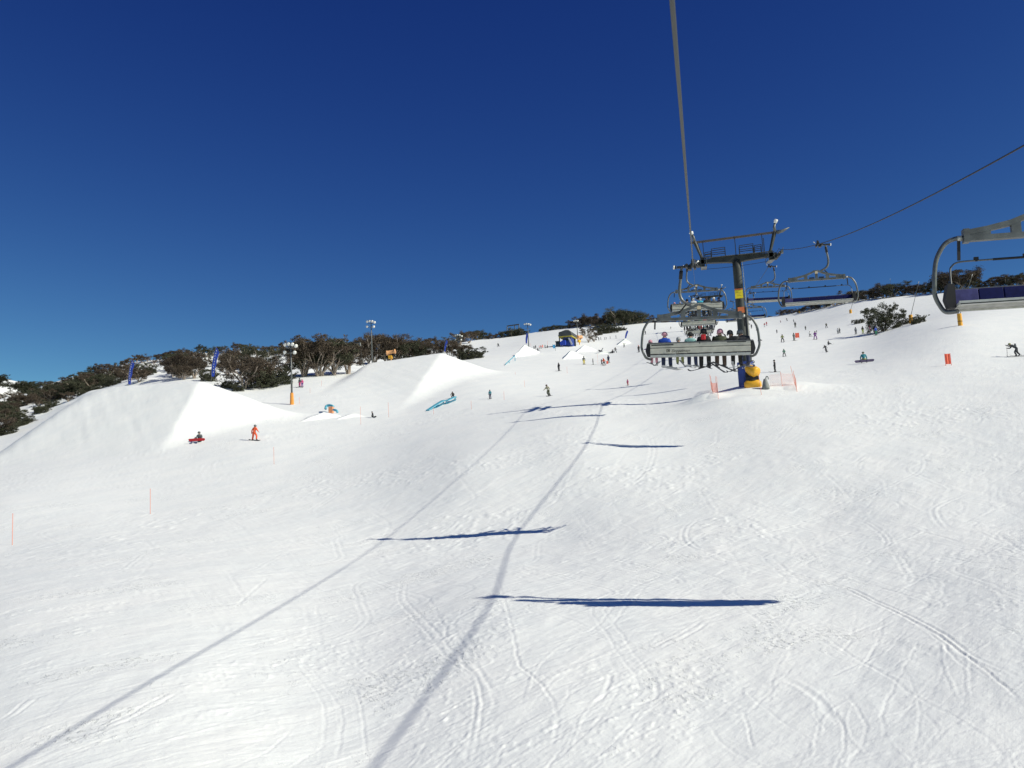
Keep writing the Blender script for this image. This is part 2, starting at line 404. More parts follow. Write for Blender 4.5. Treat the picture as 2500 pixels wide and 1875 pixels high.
    m = Y < 75
    pa = vnoise(X/3.1+4, Y/4.4)+.6*vnoise(X/1.2, Y/1.5+7); pg = np.clip((pa-.10)/.22, 0, 1)
    cl = np.clip(vnoise(X/.075, Y/.11)+.5*vnoise(X/.16+5, Y/.2)-.12, 0, 1)
    H += m*pg*cl*.038
    cg = np.clip(vnoise(X/.05+3, Y/.07)-.36, 0, 1); H += m*cg*.10*np.clip(pa+.25, 0, 1)
    mf = np.clip((Y-28)/14, 0, 1)*np.clip((150-Y)/40, 0, 1)
    H += mf*np.clip((vnoise(X/6+11, Y/9)+.5*vnoise(X/2.2, Y/3)-.02)/.25, 0, 1)*np.clip(vnoise(X/.17, Y/.42)+.5*vnoise(X/.36+5, Y/.8)-.10, 0, 1)*.085
    H += m*.005*vnoise(X/.12, Y/.2)+(Y < 60)*.003*vnoise(X/.06+3, Y/.06)
    return H
def build_terrain():
    a_in = np.arange(-0.66, 0.6601, 0.00155)
    a_l = -0.66-np.cumsum(0.004*1.12**np.arange(48)); a_l = a_l[a_l > -9][::-1]
    A = np.concatenate([a_l, a_in, -a_l[::-1]])
    Dd = np.concatenate([np.array([0.6, 1.2, 2, 3, 4.2, 5.5, 7, 8.2]), np.exp(np.arange(math.log(9.2), math.log(70), 0.0027)), np.exp(np.arange(math.log(70.25), math.log(700), 0.0062))])
    a, D = np.meshgrid(A, Dd)
    x, y, z = terrain(a, D)
    z = z + tracks(A, Dd, x, y)
    nr, nc = a.shape
    co = np.stack([x, y, z], -1).reshape(-1, 3).astype(np.float32)
    me = bpy.data.meshes.new('snow_slope')
    me.vertices.add(nr*nc); me.vertices.foreach_set('co', co.ravel())
    i = np.arange((nr-1)*(nc-1)); r_ = i//(nc-1); c_ = i % (nc-1); v0 = r_*nc+c_
    q = np.stack([v0, v0+1, v0+nc+1, v0+nc], -1).astype(np.int32)
    me.loops.add(q.size); me.loops.foreach_set('vertex_index', q.ravel())
    me.polygons.add(len(q)); me.polygons.foreach_set('loop_start', np.arange(0, q.size, 4, dtype=np.int32))
    me.polygons.foreach_set('use_smooth', np.ones(len(q), bool))
    me.update(); me.validate()
    o = bpy.data.objects.new('ground', me); C.objects.link(o)
    return o

def snow_material():
    m = bpy.data.materials.new('snow'); m.use_nodes = True; nt = m.node_tree; N = nt.nodes; L = nt.links
    b = N['Principled BSDF']; b.inputs['Roughness'].default_value = 0.75
    b.inputs['Specular IOR Level'].default_value = 0.15
    tc = N.new('ShaderNodeTexCoord')
    def mp(sc, rz=0.0, loc=(0, 0, 0)):   # rz: heading of the long axis, clockwise from +Y
        r = N.new('ShaderNodeVectorRotate'); r.rotation_type = 'Z_AXIS'; r.inputs['Angle'].default_value = rz
        L.new(tc.outputs['Object'], r.inputs['Vector'])
        n = N.new('ShaderNodeMapping'); n.inputs['Scale'].default_value = sc
        n.inputs['Location'].default_value = loc; L.new(r.outputs[0], n.inputs['Vector']); return n.outputs[0]
    def noise(vec, scale, detail=3, rough=0.5, dist=0.0):
        n = N.new('ShaderNodeTexNoise'); n.inputs['Scale'].default_value = scale; n.inputs['Detail'].default_value = detail
        n.inputs['Roughness'].default_value = rough; n.inputs['Distortion'].default_value = dist
        L.new(vec, n.inputs['Vector']); return n.outputs[0]
    def mth(op, x, y=0.0, z=None, clamp=False):
        n = N.new('ShaderNodeMath'); n.operation = op; n.use_clamp = clamp
        for i, v in enumerate((x, y, z)):
            if v is None: continue
            if isinstance(v, (int, float)): n.inputs[i].default_value = v
            else: L.new(v, n.inputs[i])
        return n.outputs[0]
    def band(v, w_):   # thin groove where v crosses 0.5
        d = mth('ABSOLUTE', mth('SUBTRACT', v, 0.5))
        n = N.new('ShaderNodeMapRange'); n.interpolation_type = 'SMOOTHSTEP'
        n.inputs['From Min'].default_value = 0.0; n.inputs['From Max'].default_value = w_
        n.inputs['To Min'].default_value = 1.0; n.inputs['To Max'].default_value = 0.0
        L.new(d, n.inputs['Value']); return n.outputs[0]
    def gate(v, lo, hi):
        n = N.new('ShaderNodeMapRange'); n.interpolation_type = 'SMOOTHSTEP'
        n.inputs['From Min'].default_value = lo; n.inputs['From Max'].default_value = hi
        L.new(v, n.inputs['Value']); return n.outputs[0]
    # groomed streaks along the fall line, stronger on the left
    st1 = noise(mp((1, 0.07, 0.3), rad(17)), 3.2, 4, 0.6)
    st2 = noise(mp((1, 0.045, 0.3), rad(30), (5, 3, 0)), 7.0, 3, 0.55)
    st3 = noise(mp((1, 0.05, 0.3), rad(58), (15, 3, 0)), 5.0, 3, 0.55)
    tr = []
    # choppy clumps in patches
    patch = gate(noise(mp((1, 0.5, 1), rad(20), (2, 9, 0)), 0.35, 5, 0.7), 0.50, 0.70)
    cl = gate(noise(mp((1, 0.6, 1), rad(-30)), 9.0, 6, 0.7), 0.50, 0.74)
    clf = noise(mp((1, 1, 1)), 17.0, 4, 0.6)
    big = noise(mp((1, 0.6, 1), rad(15)), 0.9, 4, 0.55)
    h = mth('MULTIPLY', st1, 0.018)
    h = mth('MULTIPLY_ADD', st2, 0.014, h)
    h = mth('MULTIPLY_ADD', st3, 0.012, h)
    for t in tr: h = mth('MULTIPLY_ADD', t, -0.011, h)
    h = mth('MULTIPLY_ADD', mth('MULTIPLY', cl, patch), 0.034, h)
    h = mth('MULTIPLY_ADD', clf, 0.008, h)
    h = mth('MULTIPLY_ADD', big, 0.012, h)
    bp = N.new('ShaderNodeBump'); bp.inputs['Strength'].default_value = 0.75; bp.inputs['Distance'].default_value = 1.0
    L.new(h, bp.inputs['Height']); L.new(bp.outputs[0], b.inputs['Normal'])
    cr = N.new('ShaderNodeValToRGB')
    cr.color_ramp.elements[0].position = 0.3; cr.color_ramp.elements[0].color = (0.80, 0.82, 0.83, 1)
    cr.color_ramp.elements[1].position = 0.7; cr.color_ramp.elements[1].color = (0.87, 0.875, 0.87, 1)
    L.new(noise(mp((1, 0.3, 1), rad(10)), 0.6, 5, 0.6), cr.inputs[0]); L.new(cr.outputs[0], b.inputs['Base Color'])
    return m
SNOW = snow_material()
ground = build_terrain(); ground.data.materials.append(SNOW)
tag(ground, 'groomed white snow slope with ski tracks and two big sculpted jumps', kind='structure')
# snow behind and to the sides of the first sheet, so that the slope goes on below and behind the lift
mb = MB(); nx = 30
vs = []; fs = []
for i in range(nx+1):
    for j in range(nx+1):
        X = -900+1800*i/nx; Y = -700+700*j/nx
        vs.append((X, Y+0.6, -5.35+Y*0.10))
for i in range(nx):
    for j in range(nx):
        a = i*(nx+1)+j; fs.append((a, a+nx+1, a+nx+2, a+1))
mb.add(vs, fs)
o = mb.build('ground', SNOW, None, True); tag(o, 'lower snow slope running on downhill behind the chairlift', kind='structure')
# far snowy hill at the left edge
mb = MB(); vs = []; fs = []
prof = [(-900, 880), (-600, 896), (-400, 905), (-150, 914), (0, 922), (40, 930), (90, 946), (140, 962), (200, 985), (300, 1010), (450, 1040)]
pxs = np.linspace(-900, 450, 90); rows = 24
for px in pxs:
    py = float(np.interp(px, [p[0] for p in prof], [p[1] for p in prof]))
    top = pt(px, py, 420.0)
    for k in range(rows):
        t = k/(rows-1)
        sgn = 1-2*t*1.0
        yy = 90*(t-0.6)/0.6; drop = (abs(t-0.6)/0.6)**1.5*55
        vs.append((top[0]+yy*-0.2, top[1]+yy, top[2]-drop+4*float(vnoise(np.array([px/60.0]), np.array([t*9]))[0])*min(1, abs(t-0.6)*6)))
for i in range(len(pxs)-1):
    for k in range(rows-1):
        a = i*rows+k; fs.append((a, a+rows, a+rows+1, a+1))
mb.add(vs, fs); o = mb.build('hill', SNOW, None, True)
tag(o, 'distant snowy hill at the far left of the skyline', kind='structure')
# ------------------------------------------------------------------ materials
ALU = mat('brushed_aluminium', (0.50, 0.50, 0.475), 0.45, 0.3, 0.18, 6)
STEEL = mat('galvanised_steel', (0.135, 0.143, 0.143), 0.5, 0.5, 0.35, 3.0)
TUBE_ = mat('steel_tube', (0.15, 0.155, 0.155), 0.4, 0.5, 0.25, 8)
TOWER_ = mat('tower_paint', (0.038, 0.043, 0.043), 0.6, 0.2, 0.55, 0.9, 0.2)
RUST = mat('rail_steel', (0.09, 0.075, 0.07), 0.6, 0.2, 0.3, 3)
DARKM = mat('dark_metal', (0.035, 0.038, 0.042), 0.5, 0.4)
RUBBER = mat('black_rubber', (0.015, 0.015, 0.018), 0.7)
BEIGE = mat('panel_beige', (0.55, 0.53, 0.46), 0.5, 0.05, 0.15, 4)
NAVY = mat('blue_seat_cover', (0.008, 0.012, 0.085), 0.7, 0, 0.25, 9, 0, .12)
LILAC = mat('faded_seat_cover', (0.07, 0.07, 0.20), 0.7, 0, 0.2, 9, 0, .12)
WHITEP = mat('white_paint', (0.75, 0.75, 0.73), 0.5)
YELLOW = mat('yellow_padding', (0.75, 0.36, 0.03), 0.55, 0, 0.2, 2)
GUNY = mat('gun_yellow', (0.80, 0.42, 0.03), 0.4, 0, 0.12, 3)
ORANGE = mat('orange_plastic', (0.80, 0.22, 0.12), 0.5)
TAN = mat('orange_tan', (0.70, 0.36, 0.16), 0.5, 0, .2, 2)
BLUEPAD = mat('blue_padding', (0.02, 0.05, 0.25), 0.6, 0, 0.25, 1.5)
BANNER = mat('banner_blue', (0.02, 0.06, 0.42), 0.7)
RAILB = mat('rail_blue', (0.12, 0.42, 0.55), 0.4)
SIGNY = mat('sign_yellow', (0.75, 0.60, 0.02), 0.5)
SIGNO = mat('sign_orange', (0.62, 0.17, 0.06), 0.5)
INK = mat('dark_ink', (0.02, 0.02, 0.02), 0.6)
GREYC = mat('grey_cover', (0.22, 0.23, 0.22), 0.7, 0, 0.2, 4)

# ------------------------------------------------------------------ haul rope
def zl(Y): return 2.185+.1657*Y+.00067*Y*Y if Y < 91 else 22.9+.09*(Y-91)+.000527*(Y-91)**2
def zr(Y):
    if Y < 91: return 4.2+.1459*Y+.000684*Y*Y
    return 23.25+.115*(Y-91)+.0004*(Y-91)**2
XR = 8.15
def rope_obj(name, label, x, fz, y0, y1, m_=None, rr_=.015):
    m_ = m_ or ROPE
    mb = MB(); n = 240
    Ys = [y0+(y1-y0)*(i/n)**1.6 for i in range(n+1)]
    mb.tube([(x, Y, fz(Y)) for Y in Ys], rr_, 8)
    root = mb.build(name, m_, None, True)
    tag(root, label, 'haul rope')
    return root
ROPE = mat('rope_steel', (0.075, 0.08, 0.078), 0.55, 0.5)
ra_ = rope_obj('haul_rope', 'grey stranded steel rope running overhead that carries the full chairs', 0.0, zl, -70, 283)
for k in range(6):   # twisted strands on the stretch near the camera
    mb = MB(); P = []
    for i in range(1500):
        Y = 2+i*0.02; t = Y*2*math.pi/0.42+k*math.pi/3
        P.append((0.0115*math.cos(t), Y, zl(Y)+0.0115*math.sin(t)))
    mb.tube(P, 0.0075, 5); mb.build('strand', ROPE, ra_, True)
rope_obj('haul_rope', 'backlit steel rope rising to the upper right that carries the empty chairs', XR, zr, -70, 283, mat('rope_backlit', (.016, .017, .024), .7, .1), .024)  # same steel as the other rope, its backlit darkness put into the colour

# ------------------------------------------------------------------ chairs: origin at the rope, rider faces +Y
def chair_assets():
    A = []       # (part, mesh, parent part)
    def add(name, mb, m, parent=None, smooth=False, bevel=0): A.append((name, mb.mesh(name, m, smooth, bevel), parent))
    cx = 0.20     # the frame hangs slightly beside the rope
    # grip
    mb = MB(); mb.box((-0.02, 0, 0.0), (0.20, 0.42, 0.13)); mb.cyl((-0.02, -0.28, 0.10), (-0.02, -0.18, 0.10), 0.07, n=12)
    mb.cyl((-0.02, 0.18, 0.10), (-0.02, 0.28, 0.10), 0.07, n=12)
    mb.box((-0.02, 0.0, 0.16), (0.12, 0.18, 0.2)); mb.box((0.08, 0, -0.1), (0.10, 0.3, 0.14))
    mb.bar((0.0, 0, -0.02), (-0.70, 0, -0.06), 0.10, 0.10); mb.cyl((-0.72, -0.05, -0.06), (-0.80, -0.05, -0.06), 0.08, n=12)
    mb.cyl((-0.28, -0.2, -0.02), (-0.28, 0.2, -0.02), 0.075); mb.box((-0.15, 0, -0.14), (0.16, 0.3, 0.10))
    add('grip', mb, DARKM, None, False, 0.008)
    mb = MB(); mb.cyl((-0.80, -0.05, -0.06), (-0.87, -0.05, -0.06), 0.085, n=12)
    add('guide_roller', mb, WHITEP, 'grip', True)
    mb = MB(); mb.cyl((0.10, 0, 0.09), (0.24, 0, 0.2), 0.03)
    add('grip_lever', mb, WHITEP, 'grip', True)
    # hanger: down, then curving back to the middle of the frame
    hp = arc([(-0.50, 0, -0.06), (-0.53, 0, -0.30), (-0.56, 0, -0.60), (-0.61, 0, -1.00), (-0.60, 0, -1.30), (-0.52, 0, -1.52), (-0.36, 0, -1.67), (-0.10, 0, -1.80)])
    mb = MB(); mb.tube(hp, [0.052+0.018*min(1, i/20) for i in range(len(hp))], 12); add('hanger', mb, TUBE_, None, True)
    mb = MB(); mb.tube([(-0.522, 0, -0.22), (-0.535, 0, -0.35), (-0.558, 0, -0.58)], 0.083, 12); add('rubber_sleeve', mb, RUBBER, 'hanger', True)
    # arched truss beam
    def strip(o, h):  # outline polygon with a hole bridged
        return o, h
    mb = MB()
    y0, y1 = -0.07, 0.07
    up = [(-1.77, -2.16), (-1.30, -2.10), (-0.80, -2.00), (-0.35, -1.84), (-0.15, -1.74), (0.15, -1.74), (0.35, -1.84), (0.80, -2.00), (1.30, -2.10), (1.77, -2.16)]
    lo = [(x, -2.42) for x, z in up]
    def hole(x):   # openings between the top and bottom chord
        return None
    # top chord, bottom chord and webs, all one welded piece
    top2 = [(x, z-(0.13 if abs(x) < 1.2 else 0.12)) for x, z in up]
    for i in range(len(up)-1):
        mb.prism([up[i], up[i+1], top2[i+1], top2[i]][::-1], y0, y1)
    mb.prism([(-1.77, -2.42), (1.77, -2.42), (1.77, -2.30), (-1.77, -2.30)], y0-0.012, y1+0.012)
    for xa, xb in ((-1.77, -1.22), (1.22, 1.77), (-0.78, -0.58), (0.58, 0.78), (-0.08, 0.08)):
        mb.prism([(xa, -2.305), (xb, -2.305), (xb, np.interp(xb, [p[0] for p in up], [p[1] for p in up])-0.10), (xa, np.interp(xa, [p[0] for p in up], [p[1] for p in up])-0.10)], y0+0.004, y1-0.004)
    for sx in (-1, 1):
        mb.box((sx*1.74, 0, -2.29), (0.13, 0.20, 0.31))
    me_b = mb
    for i, v in enumerate(mb.v): mb.v[i] = (v[0]+cx, v[1], v[2])
    add('beam', mb, STEEL)
    mb = MB(); mb.cyl((cx, -0.10, -1.90), (cx, 0.10, -1.90), 0.085, n=14); mb.box((cx, 0, -1.90), (0.17, 0.17, 0.15)); add('pivot', mb, mat('pivot_cream', (0.6, 0.5, 0.35), 0.5), 'beam')
    for sg in (-1, 1):
        mb = MB(); mb.box((cx+sg*.30, 0, -2.24), (.32, .05, .04))
        for x in (0.44, 0.37, 0.30, 0.23, 0.16): mb.box((cx+sg*x, 0, -2.24), (0.035, 0.13, 0.12))
        add('damper', mb, RUBBER, 'beam')
    mb = MB(); mb.bar((cx-0.55, -0.10, -1.75), (cx-0.85, -0.10, -2.10), 0.06, 0.06); add('strut', mb, RUBBER, 'hanger')
    # side frames
    for s in (-1, 1):
        pts = [(1.77, 0, -2.335), (1.98, 0, -2.335), (2.20, 0, -2.44), (2.38, 0, -2.72), (2.46, 0.01, -3.02), (2.50, 0.02, -3.40), (2.50, 0.0, -3.62), (2.42, 0.0, -3.85), (2.31, 0.06, -4.03), (2.12, 0.30, -4.07)]
        p = arc([(cx+s*x, y, z) for x, y, z in pts], 5)
        mb = MB(); mb.tube(p, 0.052, 12); add('side_frame', mb, TUBE_, None, True)
        mb = MB(); mb.cyl((cx+s*1.84, 0, -2.335), (cx+s*1.93, 0, -2.335), 0.068, n=12); add('collar', mb, ALU, 'side_frame', True)
        mb = MB(); mb.prism([(cx+s*2.13, -3.44), (cx+s*2.27, -3.42), (cx+s*2.34, -3.75), (cx+s*2.28, -3.96), (cx+s*2.13, -3.98)], -0.05, 0.28); mb.box((cx+s*2.19, 0.12, -3.62), (0.12, 0.30, 0.2)); add('end_cap', mb, RUBBER, None)
    # backrest: two long aluminium panels with a dark groove, top tube
    W = 2.13
    q = Matrix.Rotation(rad(8), 3, 'X')
    mb = MB()
    mb.box((cx, -0.06, -3.52), (2*W, 0.05, 0.17), q); add('backrest', mb, BEIGE, None, False, 0.008)
    mb = MB(); mb.tube([(cx-W-0.12, -0.08, -3.415), (cx+W+0.12, -0.08, -3.415)], 0.03, 10)
    mb.box((cx, -0.035, -3.625), (2*W, 0.04, 0.07), q); add('back_tube', mb, TUBE_, 'backrest')
    mb = MB(); mb.box((cx, -0.045, -3.77), (2*W, 0.05, 0.22), q)
    mb.box((cx, -0.052, -3.655), (2*W, 0.06, 0.03), q); add('lower_panel', mb, BEIGE, 'backrest', False, 0.006)
    for bx in ((-1.6, -3.50, .95, .05), (1.55, -3.47, .8, .035), (0, -3.45, .03, .10)):
        mb = MB(); mb.box((cx+bx[0], -0.098, bx[1]), (bx[2], 0.012, bx[3]), q); add('bracket', mb, DARKM, 'backrest')
    # seat pan and cushions
    qs = Matrix.Rotation(rad(2), 3, 'X')
    mb = MB(); mb.box((cx, 0.24, -3.94), (2*W, 0.52, 0.06), qs); mb.box((cx, -0.03, -3.975), (2*W, 0.06, 0.10)); mb.box((cx, 0.515, -3.925), (2*W, 0.035, 0.085))
    for y in (.1, .22, .34): mb.box((cx, y, -3.975), (2*W-.05, .03, .02))
    
    add('seat', mb, ALU)
    mb = MB(); mb.box((cx, -0.052, -3.895), (2*W-0.02, 0.03, 0.014)); add('slot', mb, RUBBER, 'seat')
    mb = MB(); mb.box((cx, 0.534, -3.948), (2*W-0.04, 0.008, 0.022)); add('slot', mb, RUBBER, 'seat')
    for k in range(8):
        x = cx-W+0.02+(2*W-0.04)*(k+0.5)/8; wd = (2*W-0.04)/8-0.012
        cm = LILAC if k == 7 else NAVY
        mb = MB(); mb.box((x, 0.015, -3.67), (wd, 0.07, 0.36), q); add('back_cushion', mb, cm, None, False, 0.015)
        mb = MB(); mb.box((x, 0.26, -3.895), (wd, 0.42, 0.04), qs); add('seat_cushion', mb, cm, None, False, 0.015)
    return A
CA = chair_assets()
def bar_assets(raised):
    A = []; cx = 0.20
    def P(x, y, z): return (cx+x, y, z)
    if raised:
        pts = [(2.16, 0.10, -3.62), (2.13, -0.02, -3.10), (2.08, -0.05, -2.96), (1.92, -0.06, -2.87), (1.5, -0.06, -2.86)]
        yb, zb = -0.06, -2.86
    else:
        pts = [(2.16, 0.10, -3.62), (2.14, 0.30, -3.50), (2.10, 0.52, -3.50), (1.95, 0.62, -3.52), (1.5, 0.63, -3.53)]
        yb, zb = 0.63, -3.53
    path = arc([P(-x, y, z) for x, y, z in pts], 5)+arc([P(x, y, z) for x, y, z in pts[::-1]], 5)
    mb = MB(); mb.tube(path, 0.021, 8); A.append(('safety_bar', mb.mesh('safety_bar', TUBE_, True), None))
    mb = MB(); mb.tube([P(-1.2, yb, zb), P(1.2, yb, zb)], 0.028, 8)
    for k in range(4):
        x = -1.55+k*1.033
        mb.box(P(x, yb, zb+0.05), (0.10, 0.05, 0.06)); mb.box(P(x, yb, zb+0.01), (0.05, 0.04, 0.06))
    A.append(('grip_sleeve', mb.mesh('grip_sleeve', RUBBER), 'safety_bar'))
    for s in (-1, 1):
        mb = MB(); mb.bar(P(s*1.90, 0, -2.38), P(s*1.93, 0 if raised else 0.15, -2.84 if raised else -2.75), 0.06, 0.06)
        A.append(('gas_strut', mb.mesh('gas_strut', RUBBER), 'safety_bar'))
    if not raised:
        pass
    return A
BR, BL = bar_assets(True), bar_assets(False)
def make_chair(x, Y, z, rz, tilt, label, grp, raised):
    r = empty('lift_chair', (x, Y, z)); r.rotation_euler = (0, tilt, rz)
    tag(r, label, 'chairlift chair', grp)
    made = {}
    for nm, me, par in CA+(BR if raised else BL):
        o = bpy.data.objects.new(nm, me); C.objects.link(o)
        # side-matched parents: the latest object with that name
        o.parent = made[par] if par else r
        if raised and nm in ('backrest', 'back_cushion'): o.location.z = -.10 if nm == 'backrest' else -.035
        made[nm] = o
    return r
def text_mesh(s, size, depth=0.002):
    cu = bpy.data.curves.new('t', 'FONT'); cu.body = s; cu.size = size; cu.extrude = depth; cu.shear = 0.3
    o = bpy.data.objects.new('t', cu); C.objects.link(o)
    dg = bpy.context.evaluated_depsgraph_get(); me = bpy.data.meshes.new_from_object(o.evaluated_get(dg))
    bpy.data.objects.remove(o); return me

# ------------------------------------------------------------------ people
def bez(p): return [Vector(q) for q in p]
BONES = [('pelvis', 'chest', 0), ('chest', 'neck', 0), ('neck', 'head', 2)]
for s_ in 'LR':
    BONES += [('chest', 'sh'+s_, 0), ('sh'+s_, 'el'+s_, 0), ('el'+s_, 'ha'+s_, 0), ('pelvis', 'hip'+s_, 1), ('hip'+s_, 'kn'+s_, 1), ('kn'+s_, 'an'+s_, 1), ('an'+s_, 'to'+s_, 3)]
RADII = dict(pelvis=.155, chest=.175, neck=.08, head=.105, sh=.095, el=.068, ha=.05, hip=.125, kn=.100, an=.088, to=.065)
def J(pelvis, chest, neck, head, shw=.19, **k):
    d = dict(pelvis=pelvis, chest=chest, neck=neck, head=head); d.update(k); return d
def sym(**k):
    o = {}
    for n, (x, y, z) in k.items(): o[n+'L'] = (-x, y, z); o[n+'R'] = (x, y, z)
    return o
POSE = {}
POSE['stand'] = J((0, 0, .93), (0, .02, 1.27), (0, .02, 1.47), (0, .03, 1.60), **sym(sh=(.19, .01, 1.39), el=(.27, -.01, 1.12), ha=(.26, .12, .88), hip=(.10, 0, .88), kn=(.13, .05, .50), an=(.14, 0, .11), to=(.15, .15, .07)))
POSE['wedge'] = J((0, -.06, .84), (0, .06, 1.17), (0, .10, 1.36), (0, .15, 1.48), **sym(sh=(.19, .07, 1.28), el=(.29, .12, 1.03), ha=(.28, .36, .95), hip=(.11, -.05, .80), kn=(.22, .14, .47), an=(.27, 0, .11), to=(.24, .15, .07)))
POSE['carve'] = J((.10, -.05, .80), (.22, .05, 1.10), (.26, .08, 1.29), (.27, .12, 1.41), shL=(.05, .06, 1.24), shR=(.42, .04, 1.15), elL=(-.12, .15, 1.02), elR=(.55, .12, .93), haL=(-.22, .32, .93), haR=(.62, .32, .85),
    hipL=(0, -.04, .78), hipR=(.20, -.04, .74), knL=(-.02, .16, .44), knR=(.20, .18, .44), anL=(-.14, 0, .11), anR=(.05, 0, .11), toL=(-.13, .15, .07), toR=(.06, .15, .07))
POSE['poling'] = J((0, -.18, .82), (0, .14, 1.06), (0, .30, 1.18), (0, .42, 1.25), **dict(sym(hip=(.10, -.17, .79), sh=(.18, .22, 1.14)), elL=(-.28, .46, 1.05), elR=(.27, .36, .92), haL=(-.26, .74, 1.18), haR=(.26, .62, .95),
    knL=(-.12, .06, .46), anL=(-.13, -.08, .11), toL=(-.14, .07, .07), knR=(.14, -.18, .45), anR=(.18, -.42, .20), toR=(.20, -.28, .12)))
POSE['board'] = J((0, -.02, .84), (.03, .04, 1.18), (.04, .07, 1.37), (.05, .10, 1.50), **dict(sym(hip=(.12, -.02, .80), kn=(.25, .10, .47), an=(.27, 0, .12), to=(.28, .14, .08)), shL=(-.15, .05, 1.30), shR=(.22, .06, 1.29), elL=(-.34, .02, 1.06), elR=(.40, .02, 1.05), haL=(-.44, .10, .86), haR=(.50, .12, .88)))
POSE['sit'] = J((0, -.10, .14), (0, -.02, .50), (0, .02, .70), (0, .05, .84), **sym(sh=(.19, -.02, .61), el=(.27, .10, .38), ha=(.22, .34, .36), hip=(.11, -.05, .13), kn=(.24, .36, .40), an=(.25, .62, .13), to=(.26, .72, .20)))
POSE['kneel'] = J((0, -.04, .40), (0, .10, .74), (0, .15, .93), (0, .20, 1.06), **sym(sh=(.20, .12, .85), el=(.30, .10, .58), ha=(.30, .26, .32), hip=(.12, -.02, .38), kn=(.24, .28, .30), an=(.24, -.06, .12), to=(.25, .09, .07)))
POSE['crouch'] = J((0, -.22, .50), (0, .06, .78), (0, .18, .94), (0, .26, 1.05), **sym(sh=(.20, .12, .87), el=(.36, .22, .66), ha=(.34, .42, .56), hip=(.12, -.20, .48), kn=(.20, .16, .47), an=(.22, -.02, .11), to=(.22, .13, .07)))
POSE['armsout'] = J((0, -.02, .88), (.02, .04, 1.20), (.03, .06, 1.39), (.03, .08, 1.52), **dict(sym(hip=(.11, -.02, .84), kn=(.20, .14, .50), an=(.20, 0, .12), to=(.21, .14, .08)), shL=(-.17, .03, 1.32), shR=(.22, .04, 1.33), elL=(-.44, .0, 1.34), elR=(.49, .0, 1.40), haL=(-.68, .02, 1.44), haR=(.73, .02, 1.56)))
POSE['chair'] = J((0, .17, .13), (0, .10, .47), (0, .12, .66), (0, .15, .80), **sym(sh=(.19, .11, .58), el=(.25, .22, .36), ha=(.17, .48, .36), hip=(.10, .20, .13), kn=(.14, .57, .13), an=(.15, .60, -.41), to=(.16, .75, -.46)))
POSE['chair_lean'] = J((0, .17, .13), (-.06, .12, .46), (-.13, .15, .63), (-.19, .18, .76), **dict(sym(hip=(.10, .20, .13), kn=(.14, .57, .13), an=(.15, .60, -.41), to=(.16, .75, -.46)), shL=(-.24, .12, .53), shR=(.13, .11, .58), elL=(-.40, .16, .34), haL=(-.52, .36, .38), elR=(.20, .25, .36), haR=(.1, .46, .36)))
POSE['wave'] = J((0, .17, .13), (0, .10, .47), (0, .12, .66), (.02, .15, .80), **dict(sym(hip=(.10, .20, .13), kn=(.14, .57, .13), an=(.15, .60, -.41), to=(.16, .75, -.46)), shL=(-.19, .11, .58), shR=(.19, .11, .58), elL=(-.28, .24, .42), haL=(-.16, .30, .66), elR=(.28, .24, .42), haR=(.20, .28, .70)))
def finger_mb(mb, hand, prev):
    """five short bent fingers past the wrist"""
    d = (Vector(hand)-Vector(prev)).normalized(); sd_ = d.cross(Vector((0, 0, 1)))
    if sd_.length < .1: sd_ = Vector((1, 0, 0))
    sd_.normalize(); nn = sd_.cross(d)
    b0 = Vector(hand)+d*0.035
    for k, (o_, ln) in enumerate(((-.036, .055), (-.012, .068), (.012, .065), (.036, .05))):
        a = b0+sd_*o_; m_ = a+d*ln*.6+sd_*o_*.15; e = m_+d*ln*.35+nn*-ln*.45
        mb.tube([a-d*.02, a, m_, e], [.0165, .016, .0145, .011], 6)
    t0 = Vector(hand)+sd_*.035+d*.0
    mb.tube([t0-sd_*.02, t0+sd_*.03+d*.015, t0+sd_*.045+d*.055], [.02, .017, .013], 6)
